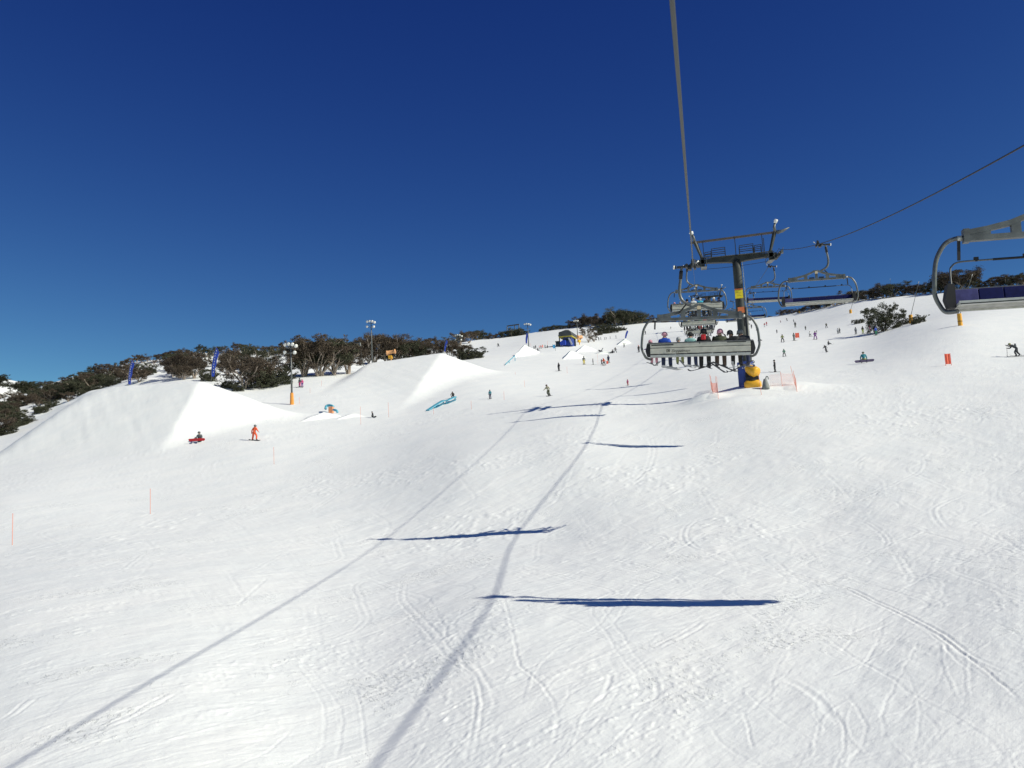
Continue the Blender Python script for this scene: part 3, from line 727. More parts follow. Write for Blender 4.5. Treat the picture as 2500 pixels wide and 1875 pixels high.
def body_mesh(nm):
    P = POSE[nm]; keys = list(P); idx = {k: i for i, k in enumerate(keys)}
    me = bpy.data.meshes.new('b'); me.from_pydata([P[k] for k in keys], [(idx[a], idx[b]) for a, b, _ in BONES], [])
    o = bpy.data.objects.new('b', me); C.objects.link(o)
    md = o.modifiers.new('s', 'SKIN'); md.use_smooth_shade = True
    for k, i in idx.items():
        r = RADII.get(k, RADII.get(k[:-1], .06)); sv = me.skin_vertices[0].data[i]; sv.radius = (r, r*(.82 if k in ('chest', 'pelvis') else 1))
        sv.use_root = (k == 'pelvis')
    sb = o.modifiers.new('d', 'SUBSURF'); sb.levels = 1; sb.render_levels = 1
    dg = bpy.context.evaluated_depsgraph_get(); dg.update()
    ev = bpy.data.meshes.new_from_object(o.evaluated_get(dg)); bpy.data.objects.remove(o)
    co = np.empty(len(ev.vertices)*3); ev.vertices.foreach_get('co', co); co = co.reshape(-1, 3)
    mb = MB()
    cen = np.array([co[list(p.vertices)].mean(0) for p in ev.polygons])
    best = np.full(len(cen), 9e9); mi = np.zeros(len(cen), int)
    for a, b, m_ in BONES:
        A_, B_ = np.array(P[a]), np.array(P[b]); ab = B_-A_; t = np.clip(((cen-A_) @ ab)/(ab @ ab), 0, 1)
        d = np.linalg.norm(cen-(A_+t[:, None]*ab), axis=1)
        if (a, b) == ('neck', 'head'): d = np.where(t > .25, d-.05, d+.02)
        if m_ == 3: d = np.where(t > .05, d-.01, d)
        k = d < best; best[k] = d[k]; mi[k] = m_
    mb.v = [tuple(c) for c in co]; mb.f = [tuple(p.vertices) for p in ev.polygons]; mb.m = [int(i) for i in mi]
    mb.mi = 3
    for s in 'LR': finger_mb(mb, P['ha'+s], P['el'+s])
    # nose and ears, mostly covered by the goggles
    H = Vector(P['head']); mb.mi = 2
    mb.tube([H+Vector((0, .085, .0)), H+Vector((0, .125, -.035)), H+Vector((0, .09, -.05))], [.012, .02, .012], 6)
    bpy.data.meshes.remove(ev)
    me = bpy.data.meshes.new('body_'+nm); me.from_pydata(mb.v, [], mb.f)
    me.polygons.foreach_set('material_index', mb.m); me.polygons.foreach_set('use_smooth', [True]*len(mb.f))
    for _ in range(4): me.materials.append(None)
    return me
def helmet_mesh(nm, kind):
    H = Vector(POSE[nm]['head']); mb = MB()
    if kind == 'helmet':
        c = H+Vector((0, -.005, .055)); vs = []
        n, m_ = 16, 8
        for i in range(m_+1):
            th = rad(105)*i/m_
            for j in range(n):
                ph = 2*math.pi*j/n; back = max(0, -math.sin(ph))
                tt = th*(1+.22*back) if i == m_ else th*(1+.18*back*(i/m_))
                vs.append(c+Vector((.128*math.sin(tt)*math.cos(ph), .145*math.sin(tt)*math.sin(ph), .125*math.cos(tt))))
        fs = [(i*n+j, (i+1)*n+j, (i+1)*n+(j+1) % n, i*n+(j+1) % n) for i in range(m_) for j in range(n)]
        mb.add(vs, fs); mb.box(H+Vector((0, .135, .06)), (.15, .03, .012))
        for s in (-1, 1): mb.ell(H+Vector((s*.112, .0, -.015)), (.025, .045, .05))
    else:
        mb.ell(H+Vector((0, -.01, .065)), (.122, .13, .10)); mb.lathe([(.124, 0), (.132, .01), (.132, .04), (.12, .05)], H+Vector((0, -.01, .02)), (0, 0, 1), 14)
        if kind == 'pompom': mb.ell(H+Vector((0, -.02, .18)), (.045, .045, .04))
    return mb.mesh('helmet' if kind == 'helmet' else 'beanie', (), True)
def goggle_mesh(nm):
    H = Vector(POSE[nm]['head']); mb = MB(); P = []
    for k in range(9):
        a = rad(20+140*k/8); P.append(H+Vector((.112*math.cos(a), .012+.112*math.sin(a), .03)))
    mb.tube(P, [.02]+[.034]*7+[.02], 8)
    return mb.mesh('goggles', (RUBBER,), True)
def ski_mesh():
    mb = MB(); o = []
    st = [(-.75, .0, .045), (-.70, 0, .05), (-.3, 0, .04), (0, 0, .038), (.35, 0, .04), (.68, .01, .055), (.82, .06, .045), (.88, .12, .02)]
    vs = []
    for y, z, hw in st: vs += [(-hw, y, z), (hw, y, z), (hw, y, z+.018), (-hw, y, z+.018)]
    fs = [(3, 2, 1, 0)]
    for i in range(len(st)-1):
        a = i*4
        for j in range(4): fs.append((a+j, a+(j+1) % 4, a+4+(j+1) % 4, a+4+j))
    fs.append(tuple(range(len(st)*4-4, len(st)*4)))
    mb.add(vs, fs); mb.box((0, .11, .035), (.07, .08, .035)); mb.box((0, -.14, .04), (.07, .09, .05))
    return mb.mesh('ski', ())
def board_mesh():
    mb = MB(); ring = []
    n = 10; out = []
    for i in range(n+1):
        a = -math.pi/2+math.pi*i/n; out.append((.63+.14*math.cos(a), .14*math.sin(a)))
    for i in range(n+1):
        a = math.pi/2+math.pi*i/n; out.append((-.63+.14*math.cos(a), .14*math.sin(a)))
    vs = []
    for lvl in (0, .016):
        for x, y in out: vs.append((x, y, lvl+max(0, abs(x)-.60)**2*2.2))
    k = len(out); fs = [tuple(range(k-1, -1, -1)), tuple(range(k, 2*k))]+[(i, (i+1) % k, k+(i+1) % k, k+i) for i in range(k)]
    mb.add(vs, fs)
    for s in (-.26, .26): mb.box((s, 0, .045), (.10, .24, .06))
    return mb.mesh('snowboard', ())
_pole = MB(); _pole.cyl((0, 0, 0), (0, 0, 1.12), .009, .008, 6); _pole.cyl((0, 0, 1.10), (0, 0, 1.22), .016, .016, 6); _pole.cyl((0, 0, .07), (0, 0, .08), .045, .045, 8)
POLE = _pole.mesh('ski_pole', (DARKM,))
SKI, BOARD = ski_mesh(), board_mesh()
_pk = MB(); _pk.box((0, -.20, 0), (.28, .14, .40)); _pk.box((0, -.28, -.05), (.22, .05, .22))
PACK = _pk.mesh('backpack', (), False, .03)
_cache = {}
def asset(kind, nm):
    k = (kind, nm)
    if k not in _cache: _cache[k] = body_mesh(nm) if kind == 'body' else goggle_mesh(nm) if kind == 'goggles' else helmet_mesh(nm, kind)
    return _cache[k]
_cm = {}
def cloth(c, rough=.75):
    c = tuple(round(v, 3) for v in c)
    if c not in _cm:
        _cm[c] = mat('cloth_%02d' % len(_cm), c, rough, 0, .22, 5, .25)
    return _cm[c]
SKIN = mat('skin', (.45, .26, .18), .6)
def put(name, me, parent, mats, loc=(0, 0, 0), rot=(0, 0, 0)):
    o = bpy.data.objects.new(name, me); C.objects.link(o); o.parent = parent
    o.location = V(loc); o.rotation_euler = rot
    if len(me.materials) == 0: me.materials.append(None)
    for i, m in enumerate(mats):
        if i < len(o.material_slots) and m is not None:
            o.material_slots[i].link = 'OBJECT'; o.material_slots[i].material = m
    return o
COL = dict(black=(.012, .012, .015), dark=(.028, .03, .04), grey=(.13, .14, .15), lgrey=(.35, .36, .38), white=(.72, .73, .75), blue=(.01, .07, .45), navy=(.02, .03, .09),
    teal=(.02, .22, .28), cyan=(.05, .45, .60), mint=(.28, .52, .50), green=(.03, .20, .12), lime=(.35, .42, .04), olive=(.07, .08, .045), red=(.55, .02, .03), orange=(.85, .12, .04),
    pink=(.60, .06, .22), lpink=(.62, .30, .38), purple=(.22, .04, .30), cream=(.45, .42, .30), yellow=(.65, .50, .05), brown=(.08, .05, .04), khaki=(.28, .30, .12))
def person(P, rz, h, pose, jacket, trousers, label, gear='', head='helmet', headc='black', gloves='black', pack=None, skic='dark', tilt=0, group=None, gr=(0, 0)):
    sc = h/1.75
    r = empty('person', P, rz, sc); r.rotation_euler = (0, tilt, rz)
    tag(r, label, 'person', group)
    put('body', asset('body', pose), r, [cloth(COL[jacket]), cloth(COL[trousers]), SKIN, cloth(COL[gloves])])
    put('helmet' if head == 'helmet' else 'beanie', asset(head, pose), r, [cloth(COL[headc], .4)])
    put('goggles', asset('goggles', pose), r, [])
    Q = POSE[pose]; ga, gc = math.atan(gr[0]), math.atan(gr[1])
    if pack and pose.startswith('chair'):
        o = put('backpack', PACK, r, [cloth(COL[pack])], (0, .10, .60)); o.scale = (.62, .75, .5)
    elif pack: put('backpack', PACK, r, [cloth(COL[pack])], Vector(Q['chest'])+Vector((0, 0, .04)))
    if 's' in gear:
        for s, sg in (('L', 1), ('R', -1)):
            a = Q['an'+s]; t = Q['to'+s]; yaw = math.atan2(-(t[0]-a[0]), t[1]-a[1])
            if pose == 'wedge': yaw = (-1 if s == 'L' else 1)*rad(16)
            if pose.startswith('chair') or pose == 'wave':
                put('ski', SKI, r, [cloth(COL[skic])], (a[0], a[1]+.05, a[2]-.12), (rad(rng.uniform(-14, 10)), rad(rng.uniform(-18, 18)), yaw+rng.uniform(-.65, .65)))
            else: put('ski', SKI, r, [cloth(COL[skic])], (a[0], a[1]+.04, a[2]-.09), (ga, -gc, yaw))
    if 'b' in gear:
        a = (Vector(Q['anL'])+Vector(Q['anR']))/2
        if pose == 'sit': put('snowboard', BOARD, r, [cloth(COL[skic])], (a.x, a.y+.12, a.z+.02), (rad(55), 0, 0))
        elif pose == 'kneel': put('snowboard', BOARD, r, [cloth(COL[skic])], (a.x, -.34, .14), (rad(62), 0, 0))
        elif pose.startswith('chair'): put('snowboard', BOARD, r, [cloth(COL[skic])], (a.x+.2, a.y+.1, a.z-.14), (0, 0, rad(70)))
        else: put('snowboard', BOARD, r, [cloth(COL[skic])], (a.x, a.y+.04, a.z-.10), (ga, -gc, 0))
    if 'p' in gear:
        for s, sg in (('L', -1), ('R', 1)):
            hnd = Vector(Q['ha'+s]); tip = Vector((hnd.x+sg*.12, hnd.y-.25 if pose != 'poling' else hnd.y+.03, .0))
            d = hnd-tip; q_ = d.to_track_quat('Z', 'Y').to_euler()
            o = put('ski_pole', POLE, r, [], tip, q_); o.scale = (1, 1, min(1.05, d.length/1.15))
    return r
# (seat x in chair frame, pose, jacket, trousers, height, gear, head, headc, pack, label)
def riders(ch, rows, rz=0.0, kid_lift=0.0):
    M = Matrix.Translation(ch.location) @ ch.rotation_euler.to_matrix().to_4x4()
    for (x, pose, ja, tr, h, gear, hd, hc, pk, lab, grp) in rows:
        p = M @ Vector((x, 0.02, -3.905+.03))
        person((p.x, p.y, p.z), rz+rng.uniform(-.16, .16), h*1.06, pose, ja, tr, lab, gear, hd, hc, pack=pk, gloves=rng.choice(['black', 'grey', 'lgrey', 'dark']), tilt=ch.rotation_euler[1], skic=rng.choice(['dark', 'lgrey', 'dark', 'grey']), group=grp)
G_UP = 'loaded chairs going up the lift'; G_DN = 'empty chairs coming down the lift'
ch1 = make_chair(0, 41.0, zl(41.0), 0, rad(3.0), 'nearest loaded chair seen from behind, eight riders on one wide bench', G_UP, False)
# lettering on the lower panel of the nearest chair
lg = text_mesh('Doppelmayr', 0.16, .0015)
lg.materials.append(INK)
lo_ = bpy.data.objects.new('lettering', lg); C.objects.link(lo_); lo_.parent = [c for c in ch1.children if c.name.startswith('backrest')][0]
lo_.location = (-1.02, -0.094, -3.83); lo_.rotation_euler = (rad(90+8), 0, 0)
mb = MB()
for bx in ((-1.16, -3.78, .14, .02), (-1.16, -3.67, .14, .02), (-1.22, -3.725, .02, .12), (-1.10, -3.725, .02, .12), (-1.15, -3.725, .05, .05)):
    mb.box((bx[0], -.082-(bx[1]+3.77)*.14, bx[1]-.03), (bx[2], .006, bx[3]))
mb.build('emblem', INK, lo_.parent)
riders(ch1, [
 (-1.80, 'chair_lean', 'purple', 'lpink', 1.18, 's', 'helmet', 'lpink', None, 'child in pink trousers leaning on the left end of the nearest loaded chair', None),
 (-1.33, 'chair', 'blue', 'navy', 1.72, 'b', 'beanie', 'lpink', None, 'rider in a bright blue jacket with a pink and white hat on the nearest chair', None),
 (-.73, 'chair', 'black', 'khaki', 1.25, 's', 'helmet', 'lgrey', None, 'small child with a pale helmet and lime trousers on the nearest chair', None),
 (-.22, 'chair', 'mint', 'navy', 1.62, 's', 'beanie', 'black', None, 'rider in a mint green jacket on the nearest chair', None),
 (.36, 'chair', 'black', 'black', 1.84, 's', 'helmet', 'black', 'red', 'tall rider in black with a red pack on the nearest chair', None),
 (1.04, 'wave', 'olive', 'brown', 1.78, 's', 'helmet', 'lpink', None, 'rider in an olive jacket lifting both hands to a pink patterned helmet', None),
 (1.66, 'chair_lean', 'black', 'black', 1.74, 's', 'helmet', 'dark', None, 'rider in a black jacket second from the right end of the nearest chair', None),
 (2.12, 'chair_lean', 'dark', 'navy', 1.76, 's', 'helmet', 'grey', None, 'rider in dark grey with a grey helmet at the right end of the nearest chair', None)])
ch2 = make_chair(0, 81.5, zl(81.5), 0, rad(2.2), 'second loaded chair up the line, hanging just before the lift tower', G_UP, False)
riders(ch2, [
 (-1.75, 'chair', 'lpink', 'dark', 1.15, 's', 'helmet', 'lpink', None, 'small child in pale pink at the left end of the second chair', None),
 (-1.25, 'chair', 'lgrey', 'dark', 1.2, 's', 'helmet', 'lgrey', None, 'small child with a pale grey helmet on the second chair', None),
 (-.62, 'chair', 'dark', 'black', 1.55, 's', 'helmet', 'black', None, 'rider with a black helmet left of the white jacket on the second chair', None),
 (-.10, 'chair', 'white', 'dark', 1.72, 's', 'beanie', 'white', None, 'rider in a white jacket and white hat on the second chair', None),
 (.50, 'chair', 'cyan', 'dark', 1.66, 's', 'beanie', 'white', None, 'rider in a light blue jacket and white hat on the second chair', None),
 (1.05, 'chair', 'black', 'black', 1.82, 's', 'helmet', 'brown', None, 'large rider in black in the middle right of the second chair', None),
 (1.62, 'chair', 'grey', 'dark', 1.62, 's', 'helmet', 'white', None, 'rider in grey with a white helmet on the second chair', None),
 (2.08, 'chair', 'navy', 'navy', 1.55, 's', 'helmet', 'navy', None, 'rider in navy at the right end of the second chair', None)])
def auto_riders(ch, nth, cols, skip=()):
    rows = []
    for k, (ja, tr, hc) in enumerate(cols):
        x = 0.2-1.8+3.6*k/(len(cols)-1)
        dk = ja in ('dark', 'black', 'navy', 'grey')
        if dk: lab, grp = 'rider in dark ski clothes on the %s loaded chair up the line' % nth, 'dark riders on the %s chair' % nth
        else: lab, grp = 'rider in a %s jacket on the %s loaded chair up the line' % (dict(red='red', green='green', white='white', lgrey='pale grey', cream='cream', pink='pink', teal='teal', cyan='light blue').get(ja, ja), nth), None
        rows.append((x, 'chair', ja, tr, rng.uniform(1.5, 1.78), 's', 'helmet', hc, None, lab, grp))
    riders(ch, rows)
ch3 = make_chair(0, 123.5, zl(123.5), 0, rad(1.5), 'third loaded chair up the line, framed under the beam of the nearest chair', G_UP, False)
auto_riders(ch3, 'third', [('dark', 'black', 'dark'), ('cream', 'black', 'lgrey'), ('lgrey', 'white', 'grey'), ('dark', 'dark', 'grey'), ('green', 'red', 'green'), ('red', 'dark', 'pink'), ('dark', 'black', 'black'), ('navy', 'navy', 'dark')])
ch4 = make_chair(0, 165.0, zl(165), 0, rad(1.5), 'fourth loaded chair up the line, low between the heads of the nearest riders', G_UP, False)
auto_riders(ch4, 'fourth', [('dark', 'dark', 'dark'), ('black', 'red', 'lgrey'), ('dark', 'black', 'grey'), ('white', 'dark', 'white'), ('black', 'black', 'black'), ('pink', 'pink', 'dark'), ('dark', 'brown', 'black'), ('navy', 'navy', 'dark')])
ch5 = make_chair(0, 206.5, zl(206.5), 0, 0, 'fifth loaded chair, small and far up the line behind the nearer ones', G_UP, False)
auto_riders(ch5, 'fifth', [('dark', 'dark', 'dark'), ('teal', 'dark', 'grey'), ('black', 'black', 'black'), ('dark', 'dark', 'lgrey'), ('cyan', 'navy', 'white'), ('black', 'dark', 'dark')])
ch6 = make_chair(0, 248, zl(248), 0, 0, 'sixth loaded chair, smallest, just below the upper lift tower', G_UP, False)
auto_riders(ch6, 'sixth', [('dark', 'dark', 'dark'), ('black', 'dark', 'grey'), ('navy', 'black', 'black'), ('grey', 'dark', 'lgrey'), ('black', 'navy', 'white'), ('black', 'dark', 'dark')])
for Y, lab, t in ((22.6, 'big empty chair cut off by the right edge, with a blue padded bench', 1.6), (63.5, 'empty chair with blue bench right of the lift tower, over the skyline', 1.4), (105, 'smaller empty chair just right of the tower, behind the nearer empty one', 2.6),
                  (146, 'empty chair half hidden by the tower pole, its blue bench low over the skyline', 1.0), (187, 'tiny empty chair behind the tower pole, fifth on the downhill side', 1), (228, 'tiny farthest empty chair on the downhill side of the line', 1)):
    make_chair(XR, Y, zr(Y), math.pi, rad(-t), lab, G_DN, True)
# ------------------------------------------------------------------ lift towers
def lift_tower(xc, Y, zr_, zg, label, grp, main=True):
    gx = XR/2
    gx = 3.88
    r = empty('lift_tower', (xc, Y, zg)); tag(r, label, 'lift tower', grp)
    H = zr_-zg                        # rope height above the foot
    def P(x, y, z): return (x-xc, y, z+H)     # x in line coordinates, z relative to the rope
    mb = MB(); n = 14
    mb.tube([(0, 0, -1.0)]+[(0, 0, (H-.3)*i/n) for i in range(1, n+1)], [.47-.06*i/n for i in range(n+1)], 24)
    for zz in (.34, .67): mb.lathe([(.46, -.05), (.52, -.05), (.52, .05), (.46, .05)], (0, 0, (H-.3)*zz), (0, 0, 1), 24)
    mb.build('pole', TOWER_, r, True)
    mb = MB()
    out = [(-gx+.75, .02), (-gx+.75, -.28), (-1.0, -.42), (-.45, -.50), (.45, -.50), (1.0, -.42), (gx-.75, -.28), (gx-.75, .02), (.9, .20), (-.9, .20)]
    mb.prism(out, -.28, .28)
    for x in (-2.2, -1.2, 1.2, 2.2): mb.box((x, 0, -.12), (.08, .64, .42))
    for i, v in enumerate(mb.v): mb.v[i] = (v[0], v[1], v[2]+H)
    mb.build('crossarm', TOWER_, r)
    # lifting gantry above the crossarm
    mb = MB(); mb.bar(P(xc-gx-.35, 0, 1.88), P(xc-.05, 0, 1.98), .16, .20); mb.bar(P(xc+.05, 0, 1.98), P(xc+gx+.25, 0, 2.08), .16, .20); mb.box(P(xc, 0, 1.98), (.12, .2, .25))
    mb.build('gantry_beam', RUST, r)
    for s, z1 in ((-1, 1.9), (1, 2.05)):
        mb = MB(); mb.tube([P(xc+s*(gx-.75), 0, -.05), P(xc+s*(gx-.10), 0, z1+.05)], [.12, .20], 4); mb.build('gantry_leg', TOWER_, r)
    for x, z0, z1 in ((-3.05, -.75, 1.9), (0, .15, 1.95), (2.55, .1, 2.0), (2.68, .1, 1.6)):
        mb = MB(); mb.bar(P(xc+x, -.1, z0), P(xc+x, -.1, z1), .07, .07); mb.build('upright', DARKM, r)
    # lamps / horns on the gantry ends
    mb = MB(); mb.tube([P(xc-gx+.05, 0, 2.0), P(xc-gx-.02, 0, 2.45), P(xc-gx-.12, 0, 2.75)], [.17, .13, .10], 10); mb.build('mast', STEEL, r, True)
    mb = MB(); mb.lathe([(.06, 0), (.17, .05), (.21, .26), (.16, .34)], P(xc-gx-.12, 0, 2.70), (-.35, -.3, 1), 12); mb.build('loudspeaker', WHITEP, r, True)
    mb = MB(); mb.tube([P(xc+gx-.05, 0, 2.05), P(xc+gx-.10, 0, 2.6), P(xc+gx+.02, 0, 3.0)], [.17, .12, .10], 10); mb.build('mast', STEEL, r, True)
    mb = MB(); mb.lathe([(.07, 0), (.15, .05), (.19, .34), (.14, .40)], P(xc+gx+.02, 0, 2.95), (.35, -.3, 1), 12); mb.build('loudspeaker', WHITEP, r, True)
    mb = MB(); mb.tube([P(xc+gx+.1, 0, 2.05), P(xc+gx+.6, 0, 2.12), P(xc+gx+1.3, 0, 2.40)], [.20, .15, .04], 8); mb.build('jib', STEEL, r, True)
    # catwalk rails
    for x0, x1, h_ in ((-2.95, -2.35, .5), (-2.3, -1.0, .8), (.35, 1.65, .85), (1.75, 2.4, .7)):
        for yy in (-.35, .35):
            mb = MB(); b0 = .18
            a_, b_, c_, d_ = P(xc+x0, yy, b0-.1), P(xc+x0, yy, b0+h_), P(xc+x1, yy, b0+h_+.05), P(xc+x1, yy, b0-.1)
            for p, q_ in ((a_, b_), (b_, c_), (c_, d_), (P(xc+x0, yy, b0+h_*.5), P(xc+x1, yy, b0+h_*.5+.03))): mb.bar(p, q_, .06, .06)
            mb.build('handrail', DARKM, r)
    mb = MB(); mb.box(P(xc-1.6, -.42, .12), (2.9, .32, .04)); mb.build('walkway', STEEL, r)
    mb = MB(); mb.box(P(xc+1.6, -.42, .12), (2.9, .32, .04)); mb.build('walkway', STEEL, r)
    # sheave trains
    sl = .17
    for s in (-1, 1):
        xs = xc+s*gx
        mb = MB(); mb.bar(P(xs-s*.16, -2.5, -.34-sl*2.5), P(xs-s*.16, 2.5, -.34+sl*2.5), .10, .26)
        mb.box(P(xs-s*.45, 0, -.28), (.72, .6, .62)); mb.box(P(xs-s*.66, 0, -.05), (.42, .6, .60)); mb.box(P(xs-s*.2, -.6, -.5), (.3, .5, .3)); mb.build('sheave_frame', TOWER_, r)
        for k in range(8):
            y = -2.45+k*.7; mb = MB(); z = -.24+sl*y-.0
            mb.tube([P(xs-.06, y, z), P(xs-.045, y, z), P(xs-.02, y, z), P(xs+.02, y, z), P(xs+.045, y, z), P(xs+.06, y, z)], [.18, .235, .215, .215, .235, .18], 16)
            mb.build('sheave', DARKM, r)
        mb = MB()
        mb.bar(P(xs-s*.75, -2.2, -.75-sl*2.2), P(xs-s*.75, 2.2, -.75+sl*2.2), .55, .04)
        for y in (-2.1, 0, 2.1):
            for xx in (-.48, -1.02): mb.bar(P(xs+s*xx, y, -.75+sl*y), P(xs+s*xx, y, .1+sl*y), .035, .035)
        for xx in (-.48, -1.02):
            for zz in (.1, -.3): mb.bar(P(xs+s*xx, -2.2, zz-sl*2.2), P(xs+s*xx, 2.2, zz+sl*2.2), .035, .035)
        mb.build('catwalk', STEEL, r)
        mb = MB(); mb.box(P(xs+s*.20, -2.4, -.1-sl*2.4), (.22, .4, .3)); mb.tube([P(xs+s*.2, -2.4, 0-sl*2.4), P(xs+s*.35, -2.5, .3-sl*2.4)], .03, 6); mb.build('rope_catcher', STEEL, r)
    mb = MB(); P0, P1 = Vector(P(xc-gx+.6, .6, -.72)), Vector(P(xc+gx-.8, .6, -.55))
    mb.tube([P0.lerp(P1, t)+Vector((0, 0, -.10*4*t*(1-t))) for t in [i/10 for i in range(11)]], .022, 5); mb.build('signal_cable', DARKM, r)
    if main:
        mb = MB()      # ladder on the right-hand face
        for s in (-.17, .17): mb.bar((.60, s, 2.0), (.54, s, H-.6), .05, .04)
        k = 0
        while 2.2+k*.3 < H-.7: mb.box((.585-.0045*k*.5, 0, 2.2+k*.3), (.03, .34, .03)); k += 1
        mb.build('ladder', ALU, r)
        mb = MB(); mb.tube([(.50, -.22, 0), (.50, -.22, H*.60)], .14, 12); mb.build('conduit', STEEL, r, True)
        mb = MB(); mb.box((-.06, -.50, H-3.75), (.74, .03, .80)); mb.build('yellow_sign', SIGNY, r)
        sg = r.children[-1]
        for i in range(5):
            pass
        mb = MB(); mb.box((-.06, -.50, H-3.27), (.74, .028, .13)); mb.build('sign_strip', SIGNO, r)
        mb = MB(); mb.box((.02, -.52, H-5.3), (.62, .03, .55)); mb.build('orange_sign', SIGNO, r)
        mb = MB()
        for zz, w_ in ((-3.58, .44), (-3.74, .34), (-3.90, .42)): mb.box((-.06, -.518, H+zz), (w_, .006, .035))
        o_ = mb.build('sign_marks', mat('sign_marks', (.32, .28, .04), .6), r); tag(o_, kind=None)
        mb = MB(); out = []
        for i in range(8):
            a = math.pi*2*(i+.5)/8; out.append((.82*math.cos(a), .72*math.sin(a)))
        vs = [(x, y, 0.0-.3) for x, y in out]+[(x, y, 2.25) for x, y in out]
        mb.add(vs, [tuple(range(7, -1, -1)), tuple(range(8, 16))]+[(i, (i+1) % 8, 8+(i+1) % 8, 8+i) for i in range(8)])
        mb.build('foot_padding', BLUEPAD, r, False, .03)
        mb = MB(); mb.box((.55, -.70, .9), (.30, .10, 1.7)); mb.build('control_box', mat('box_green', (.03, .09, .07), .5), r)
    return r
P_, D_ = hit(1813, 951)
TX = 3.95
zg = zat(TX, 91.3)
lift_tower(TX+.18, 91.3, 22.88, zg, 'tall dark lift tower with yellow and orange signs, rising from the snow berm', 'lift towers', True)
YT2 = 283
lift_tower(TX, YT2, zl(YT2)+.15, zat(TX, YT2), 'smaller upper lift tower seen between the loaded chairs against the sky', 'lift towers', False)

# ------------------------------------------------------------------ snow guns
def snow_gun(P, rz, sc, label, m1, m2, barrel_yaw=rad(35), dark=RUBBER):
    r = empty('snow_gun', P, rz, sc); tag(r, label, 'snow gun', 'snow guns')
    mb = MB(); mb.box((0, 0, .55), (1.55, 1.1, .80)); mb.build('housing', m1, r, True, .20)
    mb = MB(); mb.box((0, 0, 1.10), (1.15, .7, .42)); mb.lathe([(.5, .9), (.5, 1.0), (.36, 1.05), (.3, 1.35)], (0, 0, 0), (0, 0, 1), 16)
    mb.bar((-.42, 0, 1.1), (-.46, 0, 1.75), .10, .3); mb.bar((.42, 0, 1.1), (.46, 0, 1.75), .10, .3); mb.build('yoke', dark, r, False, .02)
    ax = Vector((-.62, .55, .42)).normalized(); c = Vector((.06, 0, 1.86))
    mb = MB(); mb.lathe([(.40, -.62), (.50, -.55), (.53, -.35), (.50, .1), (.44, .5), (.42, .62), (.36, .62), (.38, .3), (.40, -.55)], c, ax, 24); b = mb.build('barrel', m2, r, True)
    mb = MB(); mb.lathe([(.02, -.50), (.395, -.52), (.395, -.56), (.02, -.54)], c, ax, 20)
    for i in range(4): mb.lathe([(.38-.09*i, -.58), (.36-.09*i, -.60), (.34-.09*i, -.58), (.36-.09*i, -.56), (.38-.09*i, -.58)], c, ax, 20)
    mb.build('intake_grille', dark, b)
    mb = MB(); q = ax.to_track_quat('Z', 'Y')
    mb.lathe([(.43, .56), (.49, .58), (.49, .68), (.43, .70), (.43, .56)], c, ax, 20); mb.build('nozzle_ring', ALU, b)
    for k in range(9):
        a = 2*math.pi*k/9; d = q @ Vector((math.cos(a), math.sin(a), 0))
        mb = MB(); mb.cyl(c+ax*.63+d*.47, c+ax*.75+d*.60, .03, .02, 6); mb.build('nozzle', WHITEP, b)
    for x in (-.62, .62):
        for y in (-.4, .4):
            mb = MB(); mb.bar((x*.9, y, .25), (x*1.1, y*1.4, -.15), .09, .09); mb.build('foot', dark, r)
    return r
P_, D_ = hit(1839, 954); snow_gun(pt(1839, 954, 88.4), 0, 1.02, 'big yellow fan snow gun beside the blue padding of the lift tower foot', GUNY, GUNY)
P_, D_ = hit(957, 879)
def tower_gun(P, h, label, rz=0.0):
    r = empty('snow_gun', P, rz, h/3.0); tag(r, label, 'snow gun', 'snow guns')
    mb = MB(); mb.cyl((0, 0, -.6), (0, 0, 1.5), .14, .12); mb.build('post', YELLOW, r)
    mb = MB(); mb.box((-.15, 0, 1.05), (.95, .6, .8)); mb.build('cabinet', GUNY, r, False, .05)
    mb = MB(); mb.bar((.35, 0, 1.2), (.55, 0, 2.0), .12, .5); mb.build('yoke', RUBBER, r)
    c = Vector((0, 0, 2.25)); ax = Vector((1, .1, .12)).normalized()
    mb = MB(); mb.lathe([(.50, -1.15), (.60, -1.1), (.60, -.9), (.48, -.8), (.46, .8), (.58, .95), (.60, 1.15), (.50, 1.2), (.40, .8), (.40, -1.1)], c, ax, 20); b = mb.build('barrel', TAN, r, True)
    mb = MB(); mb.lathe([(.02, -1.0), (.42, -1.0), (.42, -1.04), (.02, -1.04)], c, ax, 16); mb.build('intake_grille', RUBBER, b)
    return r
tower_gun(pt(955, 882, 172), 2.25, 'tan and yellow snow gun standing on the deck of the middle jump before the trees')
P_, D_ = hit(1415, 842); tower_gun(P_, 2.7, 'small orange snow gun beside the lamp pole near the lift station', rad(60))

